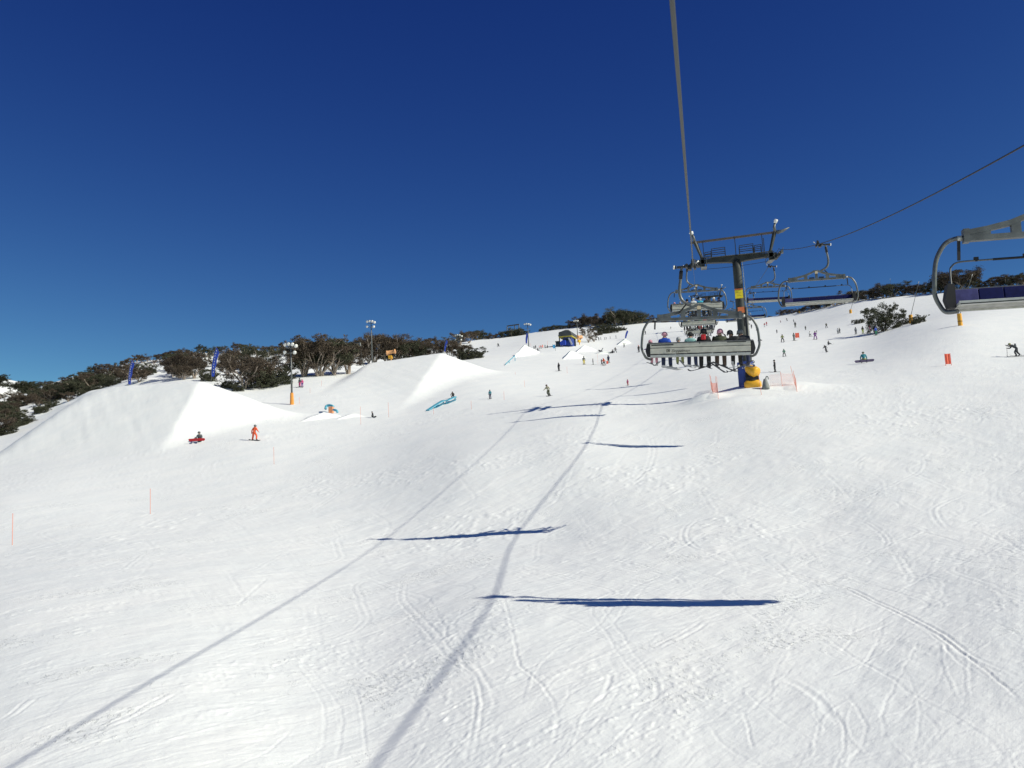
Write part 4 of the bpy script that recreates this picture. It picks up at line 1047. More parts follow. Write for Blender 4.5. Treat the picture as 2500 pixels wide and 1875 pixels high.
# ------------------------------------------------------------------ posts, nets, panels near the tower
G_SP = 'thin orange marker poles'
def marker(px, py, hpx, label, lean=0.0, D=None, grp=G_SP, r_=.016, top=0):
    if D is None: P, D = hit(px, py)
    else: P = pt(px, py, D)
    h = hpx*D/F_PX
    mb = MB(); mb.tube([(0, 0, -.3), (h*math.tan(rad(lean+3.0))*.0, 0, 0), (math.sin(rad(lean))*h, 0, h)], max(r_*.8, .00008*D), 6)
    o = mb.build('marker_pole', ORANGE, None, True); o.location = V(P)
    tag(o, label, 'marker pole', grp); return o
for px, py, h_, lab in ((30, 1330, 76, 'orange marker pole nearest the left edge of the photo'), (367, 1255, 61, 'orange marker pole standing alone below the first big jump'),
        (669, 1133, 42, 'orange marker pole below the rider in the orange suit'), (881, 1037, 44, 'orange marker pole just left of the kneeling dark rider'),
        (949, 1019, 37, 'orange marker pole just right of the kneeling dark rider'), (1059, 1011, 18, 'short orange marker pole under the lower end of the kinked blue rail'),
        (1151, 1000, 22, 'orange marker pole between the kinked rail and the teal skier'), (1231, 977, 21, 'orange marker pole right of the skier in teal'),
        (1281, 946, 17, 'orange marker pole left of the skier in the cream jacket'), (1385, 913, 17, 'orange marker pole right of the lone black skier'),
        (1460, 890, 26, 'orange marker pole among the standing group above the lift line'), (785, 943, 14, 'thin marker pole on the upper left piste near the middle jump'),
        (757, 959, 12, 'thin marker pole left of the middle jump, lower one'), (731, 986, 16, 'thin marker pole right behind the padded lamp pole'),
        (1258, 915, 6, 'tiny orange stake in the snow above the teal skier'), (1296, 846, 8, 'tiny orange stake beside the lamp pole near the small group'), (1337, 843, 10, 'orange stake between the orange group and the lift station')):
    marker(px, py, h_, lab, 0)
for px, py, h_, ln, lab in ((1737, 953, 38, -2, 'leftmost orange net post on the berm'), (1741, 961, 44, -4, 'second orange net post on the berm from the left'), (1750, 956, 37, -1, 'third orange net post on the berm from the left'),
        (1754, 975, 56, 0, 'tallest orange net post at the left of the berm'), (1859, 965, 51, -3, 'orange net post in front of the yellow snow gun'), (1910, 944, 36, -2, 'orange net post at the left of the pink netting'),
        (1941, 940, 47, -8, 'leaning orange net post at the right of the pink netting'), (1946, 957, 53, -5, 'rightmost orange net post, beyond the pink netting')):
    marker(px, py, h_, lab, ln, None, 'orange net posts round the tower berm', .022)
def net(pts, h, label, fill=1.0):
    r = MB(); P = [hit(x, y)[0] for x, y in pts]; seg = []
    for a, b in zip(P[:-1], P[1:]):
        n = max(2, int(np.linalg.norm(b-a)/.16))
        for i in range(n): seg.append(a+(b-a)*i/n)
    seg.append(P[-1]); rows = int(h/.14); wv = .009
    def z(p, k): return (p[0], p[1]+.05*math.sin(k), p[2]+h*k/rows*(1-.12*abs(math.sin(p[0]*1.3))))
    for i in range(len(seg)-1):
        for k in range(rows):
            r.bar(z(seg[i], k), z(seg[i+1], k+1), wv, wv); r.bar(z(seg[i], k+1), z(seg[i+1], k), wv, wv)
    o = r.build('safety_net', mat('net_pink', (.80, .42, .38), .8)); tag(o, label, 'safety net', 'orange safety nets')
net([(1880, 944), (1910, 944), (1941, 940), (1946, 955)], 1.25, 'faint pink netting strung between posts right of the snow gun')
net([(1737, 953), (1741, 960), (1752, 958), (1754, 973)], 1.05, 'bunched orange netting between the posts left of the tower')
mb = MB(); mb.lathe([(.36, 0), (.34, .3), (.24, .7), (.14, 1.0), (.02, 1.05)], (0, 0, -.1), (0, 0, 1), 12); mb.tube(arc([(.05, 0, .85), (.12, 0, 1.1), (.26, 0, 1.1), (.30, 0, .85)]), .05, 8)
P_, D_ = hit(1870, 950); o = mb.build('hydrant_cover', GREYC, None, True); o.location = V(P_); tag(o, 'grey draped hydrant right of the yellow snow gun', 'hydrant')
def panel(px, py, wpx, hpx, label):
    P, D = hit(px, py); w_, h_ = wpx*D/F_PX, hpx*D/F_PX
    r = empty('slope_banner', P, rad(4)); tag(r, label, 'marker panel', 'orange marker panels')
    for s in (-1, 1):
        mb = MB(); mb.cyl((s*w_/2, 0, -.3), (s*w_/2, 0, h_), .025, .025, 8); mb.build('post', mat('post_red', (.6, .06, .05), .5), r)
    mb = MB(); n = 6
    vs = []; 
    for i in range(n+1):
        x = -w_/2+w_*i/n; y = .03*math.sin(i*2.1)
        vs += [(x, y-.006, .12*h_), (x, y-.006, h_*.98), (x, y+.006, h_*.98), (x, y+.006, .12*h_)]
    fs = []
    for i in range(n):
        a = 4*i
        for j in range(4): fs.append((a+j, a+(j+1) % 4, a+4+(j+1) % 4, a+4+j))
    mb.add(vs, fs); mb.build('fabric', mat('panel_orange', (.95, .16, .09), .7, 0, .15, 4), r)
panel(2316, 893, 13, 30, 'orange fabric panel standing alone on the open slope at the right')
panel(1947, 826, 9, 14, 'small orange panel behind the skier in grey')
panel(1483, 889, 4, 8, 'tiny orange panel behind the standing group of skiers')

# ------------------------------------------------------------------ padded snow lances
def lance(px, py, wpx, hpx, tip, D=None, label=''):
    P, D = hit(px, py); k = D/F_PX
    r = empty('snow_lance', P); tag(r, label, 'snow lance', 'yellow padded snow lances')
    h = hpx*k; mb = MB(); w_ = wpx*k/2
    mb.tube([(0, 0, -.4), (0, 0, 0), (0, 0, h)], [w_, w_, w_*.95], 14); mb.build('padding', YELLOW, r, False, .03)
    mb = MB(); mb.lathe([(w_*1.02, h*.30), (w_*1.03, h*.34), (w_*1.02, h*.38)], (0, 0, 0), (0, 0, 1), 14); mb.build('strap', mat('strap_dark', (.3, .14, .02), .6), r)
    q = pt(tip[0], tip[1], D)-P
    b = np.array([0, 0, h*.8]); mb = MB(); mb.tube([b, b+(q-b)*.45, b+(q-b)], [.055, .045, .03], 8); mb.build('pipe', STEEL, r, True)
    mb = MB(); mb.tube([b+(q-b)*.96, b+(q-b)*1.01], [.07, .05], 8); mb.build('nozzle', ALU, r, True)
lance(2345, 795, 11, 30, (2374, 670), label='yellow padded snow lance directly under the big empty chair')
lance(2225, 789, 9.5, 22, (2243, 688), label='yellow padded snow lance standing at the right end of the big bush')
lance(2077, 764, 6.5, 9, (2090, 712), label='short yellow padded snow lance in the open snow left of the big bush')
lance(1952, 764, 4.5, 5, (1948, 742), label='tiny yellow padded snow lance on the skyline under the empty chair')
lance(2181, 724, 4, 5, (2173, 681), label='thin snow lance sticking up from the skyline above the big bush')

# ------------------------------------------------------------------ lamp poles
def lamp_pole(px, py, top_y, nl, label, pad=None, D=None, lean=0):
    if D is None: P, D = hit(px, py)
    else: P = pt(px, py, D)
    h = (py-top_y)*D/F_PX
    r = empty('floodlight_pole', P); tag(r, label, 'floodlight', 'floodlight poles of the terrain park')
    mb = MB(); mb.tube([(0, 0, -.5), (0, 0, h*.5), (0, 0, h)], [.14, .11, .08], 10); mb.build('pole', STEEL, r, True)
    if pad: mb = MB(); mb.tube([(0, 0, -.3), (.0, 0, pad)], [.30, .22], 8); mb.build('padding', mat('pad_orange', (.75, .30, .05), .6, 0, .15, 3), r)
    mb = MB(); mb.bar((-.75, 0, h-.15), (.75, 0, h-.15), .08, .08); mb.bar((-.6, 0, h-.9), (.6, 0, h-.9), .08, .08); mb.build('bracket', STEEL, r)
    spots = [(-.75, .25), (-.25, .3), (.3, .2), (.8, -.05), (-.8, -.75), (.6, -.9), (0, -.4)][:nl]
    for k, (x, z) in enumerate(spots):
        ax = Vector((x*.5, -1, -.35)).normalized(); c = Vector((x, -.18, h+z)); mb = MB()
        mb.lathe([(.04, -.26), (.15, -.19), (.25, 0), (.26, .03)], c, ax, 14); lp = mb.build('lamp', ALU, r, True)
        mb = MB(); mb.lathe([(.24, .02), (.15, .07), (.02, .08)], c, ax, 14); mb.build('lens', WHITEP, lp, True)
lamp_pole(713, 988, 843, 6, 'floodlight pole with six lamps and orange foot padding near two children', pad=1.5)
lamp_pole(909, 884, 786, 6, 'floodlight pole rising from behind the middle jump against the sky', D=185)
lamp_pole(1122, 876, 820, 6, 'floodlight pole behind the sunlit side of the middle jump')
lamp_pole(1291, 848, 792, 4, 'thin floodlight pole left of the small group by the blue banner')
lamp_pole(1411, 832, 784, 3, 'floodlight pole right of the lift station')

# ------------------------------------------------------------------ feather banners
def banner(px, py, top, wpx, label, D=None):
    if D is None: P, D = hit(px, py)
    else: P = pt(px, py, D)
    k = D/F_PX; q = pt(top[0], top[1], D)-P; Hh = float(np.linalg.norm(q)); w_ = wpx*k
    r = empty('feather_banner', P); tag(r, label, 'banner', 'blue feather banners')
    base = Vector((0, 0, 0)); tip = Vector([float(v) for v in q]); side = Vector((1, 0, 0))
    path = [base.lerp(tip, t)+side*(-w_*.35*math.sin(math.pi*t)) for t in [i/12 for i in range(13)]]
    mb = MB(); mb.tube([path[0]-Vector((0, 0, .4))]+path, .03, 6); mb.build('pole', STEEL, r, True)
    mb = MB(); vs = []; n = len(path)
    for i, p in enumerate(path[1:]):
        t = (i+1)/12; ww = w_*(.55+.45*math.sin(min(1, t*1.25)*math.pi*.5))*(1-max(0, t-.86)/.14*.85); b = .06*math.sin(i*1.7)
        vs += [p+Vector((0, -.01, 0)), p+side*ww+Vector((0, b-.01, -.1)), p+side*ww+Vector((0, b+.01, -.1)), p+Vector((0, .01, 0))]
    fs = []
    for i in range(n-2):
        a = 4*i
        for j in range(4): fs.append((a+j, a+(j+1) % 4, a+4+(j+1) % 4, a+4+j))
    fs += [(0, 1, 2, 3), tuple(range(len(vs)-1, len(vs)-5, -1))]
    mb.add(vs, fs); fl = mb.build('flag', BANNER, r)
    if wpx > 7:
        rr = random.Random(px); mb = MB()
        for i in range(9):
            p = path[2+i].lerp(path[3+i], .5)+side*w_*(.45+rr.uniform(-.08, .08)); mb.box(p+Vector((0, -.085, 0)), (w_*.10, .012, Hh*.035)); mb.box(p+Vector((w_*.06, -.085, .06)), (w_*.16, .012, Hh*.008))
        mb.build('white_marks', WHITEP, fl)
banner(313, 943, (322, 877), 9.5, 'blue feather banner at the left end of the first jump crest', D=116)
banner(516, 925, (528, 847), 11.5, 'largest blue feather banner right of the first jump peak', D=116)
banner(1084, 860, (1090, 828), 5, 'blue feather banner at the peak of the middle jump', D=163)
banner(1284, 840, (1286, 812), 5, 'thin blue banner left of a floodlight pole on the upper slope')
banner(1526, 828, (1531, 806), 4.5, 'small blue banner on top of the highest little kicker')
P_, D_ = hit(1356, 857); r = empty('course_banner', P_); tag(r, 'light blue square banner on a pole left of the lift station', 'banner'); k = D_/F_PX
mb = MB(); mb.cyl((0, 0, -.3), (0, 0, 16*k), .04); mb.build('pole', STEEL, r)
mb = MB(); mb.box((-2.5*k, 0, 11*k), (6.5*k, .03, 9*k)); mb.build('flag', mat('light_blue', (.08, .42, .75), .6), r)

# ------------------------------------------------------------------ small kickers of piled snow
def kicker(apex, left, right, label, back_dy=6.0):
    Pl, Dl = hit(*left); Pr, Dr = hit(*right); D = (Dl+Dr)/2+1.0; Pa = pt(apex[0], apex[1], D)
    z0 = -1.2
    A = Pa; L_ = Pl; R_ = Pr; B = Pa+np.array([-1.0, back_dy, 0]); B[2] = zat(B[0], B[1])
    F = np.array([(2*L_[0]+R_[0])/3-1.5, min(L_[1], R_[1])-2.0, 0]); F[2] = zat(F[0], F[1])
    L2 = L_+np.array([-1.5, 1.5, 0]); L2[2] = zat(L2[0], L2[1])-.1
    R2 = R_+np.array([.8, .5, 0]); R2[2] = zat(R2[0], R2[1])-.1
    loop = [L2, F, R2, B]
    vs = [tuple(A), tuple(A+np.array([-.7, .8, -.05]))]+[tuple(p) for p in loop]+[(p[0], p[1], p[2]-1.5) for p in loop]
    fs = [(0, 2, 3), (0, 3, 4), (0, 4, 5), (0, 5, 1), (1, 5, 2), (0, 1, 2)]+[(2+i, 6+i, 6+(i+1) % 4, 2+(i+1) % 4) for i in range(4)]
    bm = bmesh.new(); bv = [bm.verts.new(v) for v in vs]
    for f in fs: bm.faces.new([bv[i] for i in f])
    bmesh.ops.subdivide_edges(bm, edges=bm.edges[:], cuts=3, use_grid_fill=True, smooth=0)
    for v in bm.verts: v.co += Vector((rng.uniform(-1, 1), rng.uniform(-1, 1), rng.uniform(-1, 1)))*.05
    bmesh.ops.recalc_face_normals(bm, faces=bm.faces)
    me = bpy.data.meshes.new('snow_kicker'); bm.to_mesh(me); bm.free(); me.materials.append(SNOW)
    for p in me.polygons: p.use_smooth = False
    o = bpy.data.objects.new('snow_kicker', me); C.objects.link(o); tag(o, label, 'snow jump', 'small snow kickers of the terrain park')
kicker((1282, 842), (1267, 871), (1311, 861), 'bright snow kicker left of the group near the blue banner')
kicker((1395, 856), (1386, 875), (1421, 872), 'low bright snow kicker in front of the lift station')
kicker((1427, 843), (1417, 860), (1451, 855), 'bright snow kicker to the right of the lift station')
kicker((1528, 826), (1516, 841), (1534, 837), 'highest small kicker with a banner on top', 4)
kicker((790, 1007), (760, 1024), (830, 1018), 'low snow mound under the light blue curved rail', 4)
kicker((860, 1010), (852, 1019), (890, 1018), 'flat bright snow wedge beside the curved rail', 3)
kicker((1475, 857), (1462, 864), (1492, 863), 'low bright snow pile behind the dark box feature', 3)

# ------------------------------------------------------------------ rails and boxes
def rail(pts, label, m=RAILB, r_=.09, legs=True, wide=0.0, nm='slide_rail'):
    P = []
    for x, y, off in pts:
        p, D = hit(x, y+off); P.append(pt(x, y, D)+np.array([0, 0, .02]))
    r = empty(nm, P[0]); tag(r, label, 'rail', 'rails of the terrain park'); o = P[0]
    Q = [p-o for p in P]; mb = MB()
    if wide:
        for i in range(len(Q)-1): mb.bar(Q[i], Q[i+1], wide, .10)
        mb.build('deck', m, r)
        mb = MB()
        for i in range(len(Q)-1): mb.bar(Q[i]+np.array([0, -.0, -.35]), Q[i+1]+np.array([0, 0, -.35]), wide*.8, .06)
        mb.build('lower_rail', mat('rail_blue_dark', (.05, .22, .33), .5), r)
    else: mb.tube(arc(Q, 4), r_, 8); mb.build('tube', m, r, True)
    if legs:
        for i, (x, y, off) in enumerate(pts):
            if off > 1.5:
                g = zat(P[i][0], P[i][1])-P[i][2]; mb = MB(); mb.bar(Q[i], Q[i]+np.array([0, 0, g-.2]), .12, .12); mb.build('leg', m, r)
    return r
rail([(1044, 1002, 0), (1062, 990, 5), (1082, 978, 8), (1090, 979, 6), (1111, 969, 8)], 'kinked light blue rail with a dark rider at its top end', wide=.45)
rail([(1234, 890, 0), (1243, 881, 3), (1257, 869, 10)], 'straight blue down rail in front of the kicker at mid slope')
rail([(795, 998, 9), (797, 992, 12), (806, 990, 14), (814, 993, 12)], 'light blue arched rail on a mound below the middle jump', r_=.16, legs=False)
rail([(814, 1001, 8), (822, 1003, 8), (824, 1008, 3)], 'lower end of the light blue arched rail beyond its orange box', r_=.14, legs=False)
P_, D_ = hit(809, 1009); mb = MB(); mb.box((0, 0, .35), (.55, .5, .85)); o = mb.build('rail_box', mat('box_orange', (.75, .32, .16), .6), None, False, .03); o.location = V(P_); tag(o, 'orange box under the light blue arched rail', 'box')
P_, D_ = hit(1469, 860); k = D_/F_PX
mb = MB(); mb.prism([(-8*k, 4*k), (-6*k, 5.5*k), (7*k, 0*k), (7.5*k, -1.5*k), (-1*k, -1.5*k), (-7*k, 3*k)], -.5, .5); r = empty('jump_box', P_); tag(r, 'dark wedge box with a slanted pole sticking up, above the standing group', 'box')
mb.build('deck', DARKM, r); mb = MB(); mb.cyl((-1*k, 0, 3*k), (4*k, 0, 10*k), .09); mb.build('pole', STEEL, r)

# ------------------------------------------------------------------ lift station and old surface-lift towers
P_, D_ = hit(1386, 846); k = D_/F_PX
r = empty('lift_station', P_, rad(-6)); tag(r, 'small blue lift station with a dark curved hood roof and yellow stripe', 'lift station')
mb = MB(); mb.prism([(-17*k, 24*k), (-15*k, 28*k), (-9*k, 34*k), (2*k, 37*k), (11*k, 36*k), (17*k, 31*k), (19*k, 25*k), (18*k, 22*k), (-16*k, 22*k)], -2.6, 2.6); mb.build('roof', mat('roof_dark', (.06, .065, .07), .6, 0, .3, 1), r, False, .12)
mb = MB(); mb.box((1*k, 0, 21.0*k), (33*k, 5.0, 2.2*k)); mb.build('stripe', mat('stripe_yellow', (.45, .38, .05), .6), r)
mb = MB(); mb.box((4*k, 0, 10*k), (19*k, 3.6, 22*k)); b_ = mb.build('wall', BLUEPAD, r)
mb = MB(); mb.box((4*k, -1.83, 14*k), (9*k, .08, 6*k)); mb.build('window', mat('window_dark', (.02, .025, .03), .15), b_)
mb = MB(); mb.prism([(-12*k, 0), (2*k, 0), (2*k, 11*k), (-6*k, 11*k), (-12*k, 7*k)], -3.0, -2.0); mb.build('blue_pad', mat('pad_bright_blue', (.02, .06, .45), .6), r)
mb = MB(); mb.bar((16*k, -2.2, 0), (9*k, -2.2, 17*k), .35, .35); mb.build('strut', mat('white_strut', (.5, .5, .52), .5), r)
mb = MB(); mb.box((3*k, -1.9, 29*k), (9*k, .1, 5*k)); mb.build('sign', BANNER, r)
for i, x in enumerate((-14, 16)):
    mb = MB(); mb.bar((x*k, 1.5, 0), (x*k, 1.5, 24*k), .3, .3); mb.build('leg', DARKM, r)
P2, D2 = hit(1367, 847)
r = empty('gantry_frame', P2); tag(r, 'grey gantry frame left of the lift station roof', 'gantry')
mb = MB(); mb.bar((0, 0, -.3), (0, 0, 35*k), .25, .25); mb.build('post', DARKM, r); mb = MB(); mb.bar((0, 0, 35*k), (17*k, 0, 38*k), .25, .25); mb.build('beam', DARKM, r)
for i in range(3): mb = MB(); mb.cyl((6*k+i*3*k, -.1, 35.0*k), (6*k+i*3*k, .1, 35.0*k), 1.2*k, n=10); mb.build('wheel', DARKM, r)
P2, D2 = hit(1362, 846); r = empty('operator_hut', P2, rad(5)); tag(r, 'small grey box hut left of the lift station', 'hut')
mb = MB(); mb.box((0, 0, 5*k), (9*k, 1.6, 11*k)); h0 = mb.build('wall', mat('hut_grey', (.16, .18, .19), .6), r); mb = MB(); mb.box((0, 0, 10.9*k), (11*k, 2.0, .9*k)); mb.build('roof', DARKM, r)
mb = MB(); mb.box((0, -.83, 7*k), (6*k, .06, 4*k)); mb.build('window', mat('window_dark', (.02, .025, .03), .15), h0)
def lattice(px, py, top, label, D=None, wpx=6):
    if D is None: P, D = hit(px, py)
    else: P = pt(px, py, D)
    q = pt(top[0], top[1], D)-P; k = D/F_PX; w0, w1 = wpx*k/2, wpx*k/2*.45; mb = MB(); n = 12
    def c(i, j):
        t = i/n; w_ = w0+(w1-w0)*t; s = ((-1, -1), (1, -1), (1, 1), (-1, 1))[j % 4]
        return Vector([float(v)*t for v in q])+Vector((s[0]*w_, s[1]*w_, 0))
    for j in range(4): mb.bar(c(0, j), c(n, j), .09, .09)
    for i in range(n):
        for j in range(4): mb.bar(c(i, j), c(i+1, j+1), .05, .05)
        if i: [mb.bar(c(i, j), c(i, j+1), .05, .05) for j in range(4)]
    r = empty('lattice_mast', P); tag(r, label, 'lattice mast', 'lattice masts of the old surface lift'); mb.build('lattice', mat('lattice_grey', (.22, .23, .23), .6, .2), r)
    return r, q, k
r, q, k = lattice(827, 915, (833, 841), 'lattice mast among the gum trees, left one of the pair', D=172)
mb = MB(); e = pt(879, 836, 172)-np.array(r.location); mb.bar(q, e, .22, .22); mb.bar(np.array(q)*1.0+(e-q)*.3+np.array([0, 0, -.5]), q+(e-q)*.75+np.array([0, 0, -.5]), .3, .12); mb.build('cross_beam', DARKM, r)
lattice(884, 893, (878, 837), 'lattice mast rising from behind the left end of the middle jump', D=172)
r, q, k = lattice(1238, 825, (1238, 796), 'thin lattice mast on the skyline, left one of three', D=375, wpx=2.5)
mb = MB(); e = pt(1267, 792, 375)-np.array(r.location); mb.bar(q, e, .4, .4); mb.build('cross_beam', DARKM, r)
lattice(1259, 822, (1256, 793), 'leaning lattice mast on the skyline in front of the round tree', D=375, wpx=2.5)
lattice(1265, 821, (1267, 792), 'thin lattice mast on the skyline, right one of three', D=375, wpx=2.5)
# ------------------------------------------------------------------ snow gums
def leaf_mat(name, c1, c2):
    m = bpy.data.materials.new(name); m.use_nodes = True; nt = m.node_tree; b = nt.nodes['Principled BSDF']
    b.inputs['Roughness'].default_value = .75; b.inputs['Specular IOR Level'].default_value = .2
    g = nt.nodes.new('ShaderNodeNewGeometry'); oi = nt.nodes.new('ShaderNodeObjectInfo'); ad = nt.nodes.new('ShaderNodeMath'); ad.operation = 'MULTIPLY_ADD'
    nt.links.new(g.outputs['Random Per Island'], ad.inputs[0]); ad.inputs[1].default_value = .6
    m2 = nt.nodes.new('ShaderNodeMath'); m2.operation = 'MULTIPLY'; m2.inputs[1].default_value = .4; nt.links.new(oi.outputs['Random'], m2.inputs[0]); nt.links.new(m2.outputs[0], ad.inputs[2])
    r = nt.nodes.new('ShaderNodeValToRGB'); r.color_ramp.elements[0].color = (*c1, 1); r.color_ramp.elements[1].color = (*c2, 1)
    nt.links.new(ad.outputs[0], r.inputs[0]); nt.links.new(r.outputs[0], b.inputs['Base Color']); return m
LEAF = leaf_mat('gum_leaves_reddish', (.042, .032, .025), (.14, .108, .08))
LEAFG = leaf_mat('gum_leaves_olive', (.030, .034, .022), (.105, .108, .068))
BARK = mat('gum_bark', (.38, .31, .26), .8, 0, .45, 2.5)
BARKD = mat('gum_bark_dark', (.07, .055, .05), .85, 0, .4, 2.5)
def tree_mesh(seed, H, W, style):
    """style: dome (dense umbrella), open (twisted limbs, thin crown), bush (low, to the ground), sparse"""
    r = random.Random(seed); tr = MB(); cr = MB(); tips = []
    nst = {'dome': 5, 'open': 5, 'bush': 11, 'sparse': 7}[style]
    for k in range(nst):
        az = 2*math.pi*(k+r.uniform(-.3, .3))/nst; out = W*r.uniform(.22, .48); top = H*r.uniform(.62, .86)
        if style == 'bush': out = W*r.uniform(.25, .60); top = H*r.uniform(.35, .8)
        x, y = math.cos(az)*out, math.sin(az)*out; j = lambda a: r.uniform(-a, a)*W
        pts = [(j(.02), j(.02), -.5), (x*.12+j(.02), y*.12+j(.02), top*.18), (x*.45+j(.05), y*.45+j(.05), top*.5), (x*.8+j(.05), y*.8+j(.05), top*.78), (x, y, top)]
        P = arc(pts, 3); n = len(P); r0 = H*.028*(1.3 if style in ('open', 'dome') else .6)*r.uniform(.8, 1.2)
        tr.tube(P, [r0*(1-.78*i/(n-1)) for i in range(n)], 6)
        tips.append(P[-1])
        for q in range(4 if style != 'sparse' else 5):
            i0 = r.randint(n//3, n-2); b = P[i0]; a2 = az+r.uniform(-1.2, 1.2); ln = W*r.uniform(.14, .30)
            e = b+Vector((math.cos(a2)*ln, math.sin(a2)*ln, H*r.uniform(.08, .26)))
            if e.z > H*.92: e.z = H*.9
            mid = (b+e)/2+Vector((0, 0, -.04*H))*r.uniform(-1, 1)
            tr.tube([b, mid, e], [r0*.42, r0*.3, r0*.12], 5); tips.append(e)
            for _ in range(2):
                e2 = e+Vector((r.uniform(-.1, .1)*W, r.uniform(-.1, .1)*W, r.uniform(-.02, .12)*H)); tr.tube([e, e2], [r0*.13, r0*.05], 4); tips.append(e2)
    clumps = []
    for t in tips:
        s = W*(.11 if style == 'dome' else .085 if style == 'open' else .06)*r.uniform(.7, 1.35)
        clumps.append((t, s, s*r.uniform(.45, .7), 1.0))
    if style == 'dome':     # closed, layered umbrella top
        for k in range(34):
            a = r.uniform(0, 2*math.pi); q = math.sqrt(r.random()); x, y = math.cos(a)*q*W*.5, math.sin(a)*q*W*.5
            z = H*(.60+.34*math.sqrt(max(0, 1-q*q)))+r.uniform(-.06, .03)*H
            s = W*r.uniform(.09, .15); clumps.append((Vector((x, y, z)), s, s*.55, 1.0))
        for k in range(16):
            a = r.uniform(0, 2*math.pi); q = r.uniform(.3, 1); clumps.append((Vector((math.cos(a)*q*W*.48, math.sin(a)*q*W*.48, H*r.uniform(.30, .62))), W*r.uniform(.07, .13), W*.07, .7))
    if style == 'bush':
        for k in range(220):
            a = r.uniform(0, 2*math.pi); q = math.sqrt(r.random()); z = H*r.uniform(.06, .95)*math.sqrt(max(.03, 1-q**2.2))
            s = W*r.uniform(.04, .09); clumps.append((Vector((math.cos(a)*q*W*.52, math.sin(a)*q*W*.52, z)), s, s*.7, .85))
    ls = max(.075, W*.0145)
    per = {'dome': 115, 'open': 75, 'bush': 50, 'sparse': 60}[style]
    for c, sx, sz, dn in clumps:
        n = int(per*dn*r.uniform(.6, 1.2))
        for _ in range(n):
            a = r.uniform(0, 2*math.pi); u = r.uniform(-1, 1); q = r.random()**.45; w_ = math.sqrt(1-u*u)
            p = c+Vector((math.cos(a)*w_*sx*q, math.sin(a)*w_*sx*q, u*sz*q))
            if p.z < .05: continue
            d1 = Vector((r.uniform(-1, 1), r.uniform(-1, 1), r.uniform(-.5, .5))).normalized()*ls*r.uniform(.7, 1.6)
            d2 = d1.cross(Vector((r.uniform(-1, 1), r.uniform(-1, 1), r.uniform(-1, 1)))).normalized()*ls*r.uniform(.4, .8)
            cr.add([p-d1, p+d2, p+d1, p-d2*.8], [(0, 1, 2, 3)])
    def fast(mb, nm, m, sm):
        me = bpy.data.meshes.new(nm); me.from_pydata(mb.v, [], mb.f); me.materials.append(m)
        if sm: me.polygons.foreach_set('use_smooth', [True]*len(mb.f))
        return me
    lm = LEAFG if (style == 'bush' or seed % 3 == 2) else LEAF
    return fast(tr, 'trunk', BARK if style != 'bush' else BARKD, True), fast(cr, 'crown', lm, False)
TV = {'dome': [tree_mesh(10+i, 6, 7.5, 'dome') for i in range(6)], 'open': [tree_mesh(40+i, 6, 7, 'open') for i in range(3)],
      'bush': [tree_mesh(70+i, 3.0, 5, 'bush') for i in range(3)], 'sparse': [tree_mesh(90+i, 6, 6, 'sparse') for i in range(2)]}
BASEH = {'dome': 6, 'open': 6, 'bush': 3, 'sparse': 6}
NM = {'dome': 'snow_gum', 'open': 'snow_gum', 'bush': 'bush', 'sparse': 'snow_gum'}
CATN = {'dome': 'tree', 'open': 'tree', 'bush': 'bush', 'sparse': 'tree'}
trng = random.Random(3)
def plant(P, h, style, label, group=None, wscale=1.0, var=None, sink=0.0):
    v = TV[style][var if var is not None else trng.randrange(len(TV[style]))]
    s = h/BASEH[style]; r = empty(NM[style], (P[0], P[1], P[2]-sink), trng.uniform(0, 6.28)); r.scale = (s*wscale, s*wscale, s)
    tag(r, label, CATN[style], group)
    for nm, me in (('trunk', v[0]), ('crown', v[1])):
        o = bpy.data.objects.new(nm, me); C.objects.link(o); o.parent = r
    return r
# tops of the tree line as seen against the sky: photo x, y
TOPS = [(-330, 975), (-200, 975), (-60, 968), (0, 958), (50, 972), (88, 948), (119, 930), (160, 921), (203, 907), (244, 889), (277, 884), (325, 869), (370, 866), (415, 855), (465, 855), (515, 847), (545, 849), (603, 841), (640, 846), (682, 841), (698, 833), (737, 834),
        (795, 826), (825, 826), (854, 837), (883, 827), (917, 819), (941, 817), (972, 818), (999, 827), (1026, 834), (1053, 823), (1089, 820), (1125, 811), (1150, 804)]
G1 = 'dark snow gums crowding the ridge behind the jumps'
def topy(x): return float(np.interp(x, [p[0] for p in TOPS], [p[1] for p in TOPS]))
def ridge_y(x): return float(np.interp(x, [p[0] for p in RIDGE], [p[1] for p in RIDGE]))
def place_top(px, ytop, yground, style, label, group, wscale=1.0, var=None):
    P, D = hit(px, yground); h = max(1.2, (yground-ytop)*D/F_PX*1.03)
    return plant(P, h, style, label, group, wscale, var, .15)
x = -25.0
while x < 600:
    yt = topy(x)+trng.uniform(-2, 4); g = max(ridge_y(x)+2, yt+17)+trng.uniform(0, 4)
    place_top(x, yt, g, 'dome' if trng.random() < .7 else 'open', 'dark snow gum in the dense line of trees along the left ridge', G1, trng.uniform(.75, 1.15))
    if trng.random() < .42: place_top(x+trng.uniform(-6, 6), yt+trng.uniform(10, 16), g+trng.uniform(9, 17), 'dome' if trng.random() < .6 else 'open', 'dark snow gum in the dense line of trees along the left ridge', G1, trng.uniform(.8, 1.2))
    x += trng.uniform(11, 17)
while x < 1150:
    rx = ridge_y(x)
    yt = topy(x)+trng.uniform(-1, 5)
    g = max(rx+3, yt+26)+trng.uniform(0, 5)
    place_top(x, yt, g, 'dome' if trng.random() < .6 else 'open', 'dark snow gum standing on the ridge above the gap between the jumps', 'gums on the ridge above the gap', trng.uniform(.75, 1.2))
    x += trng.uniform(17, 28)
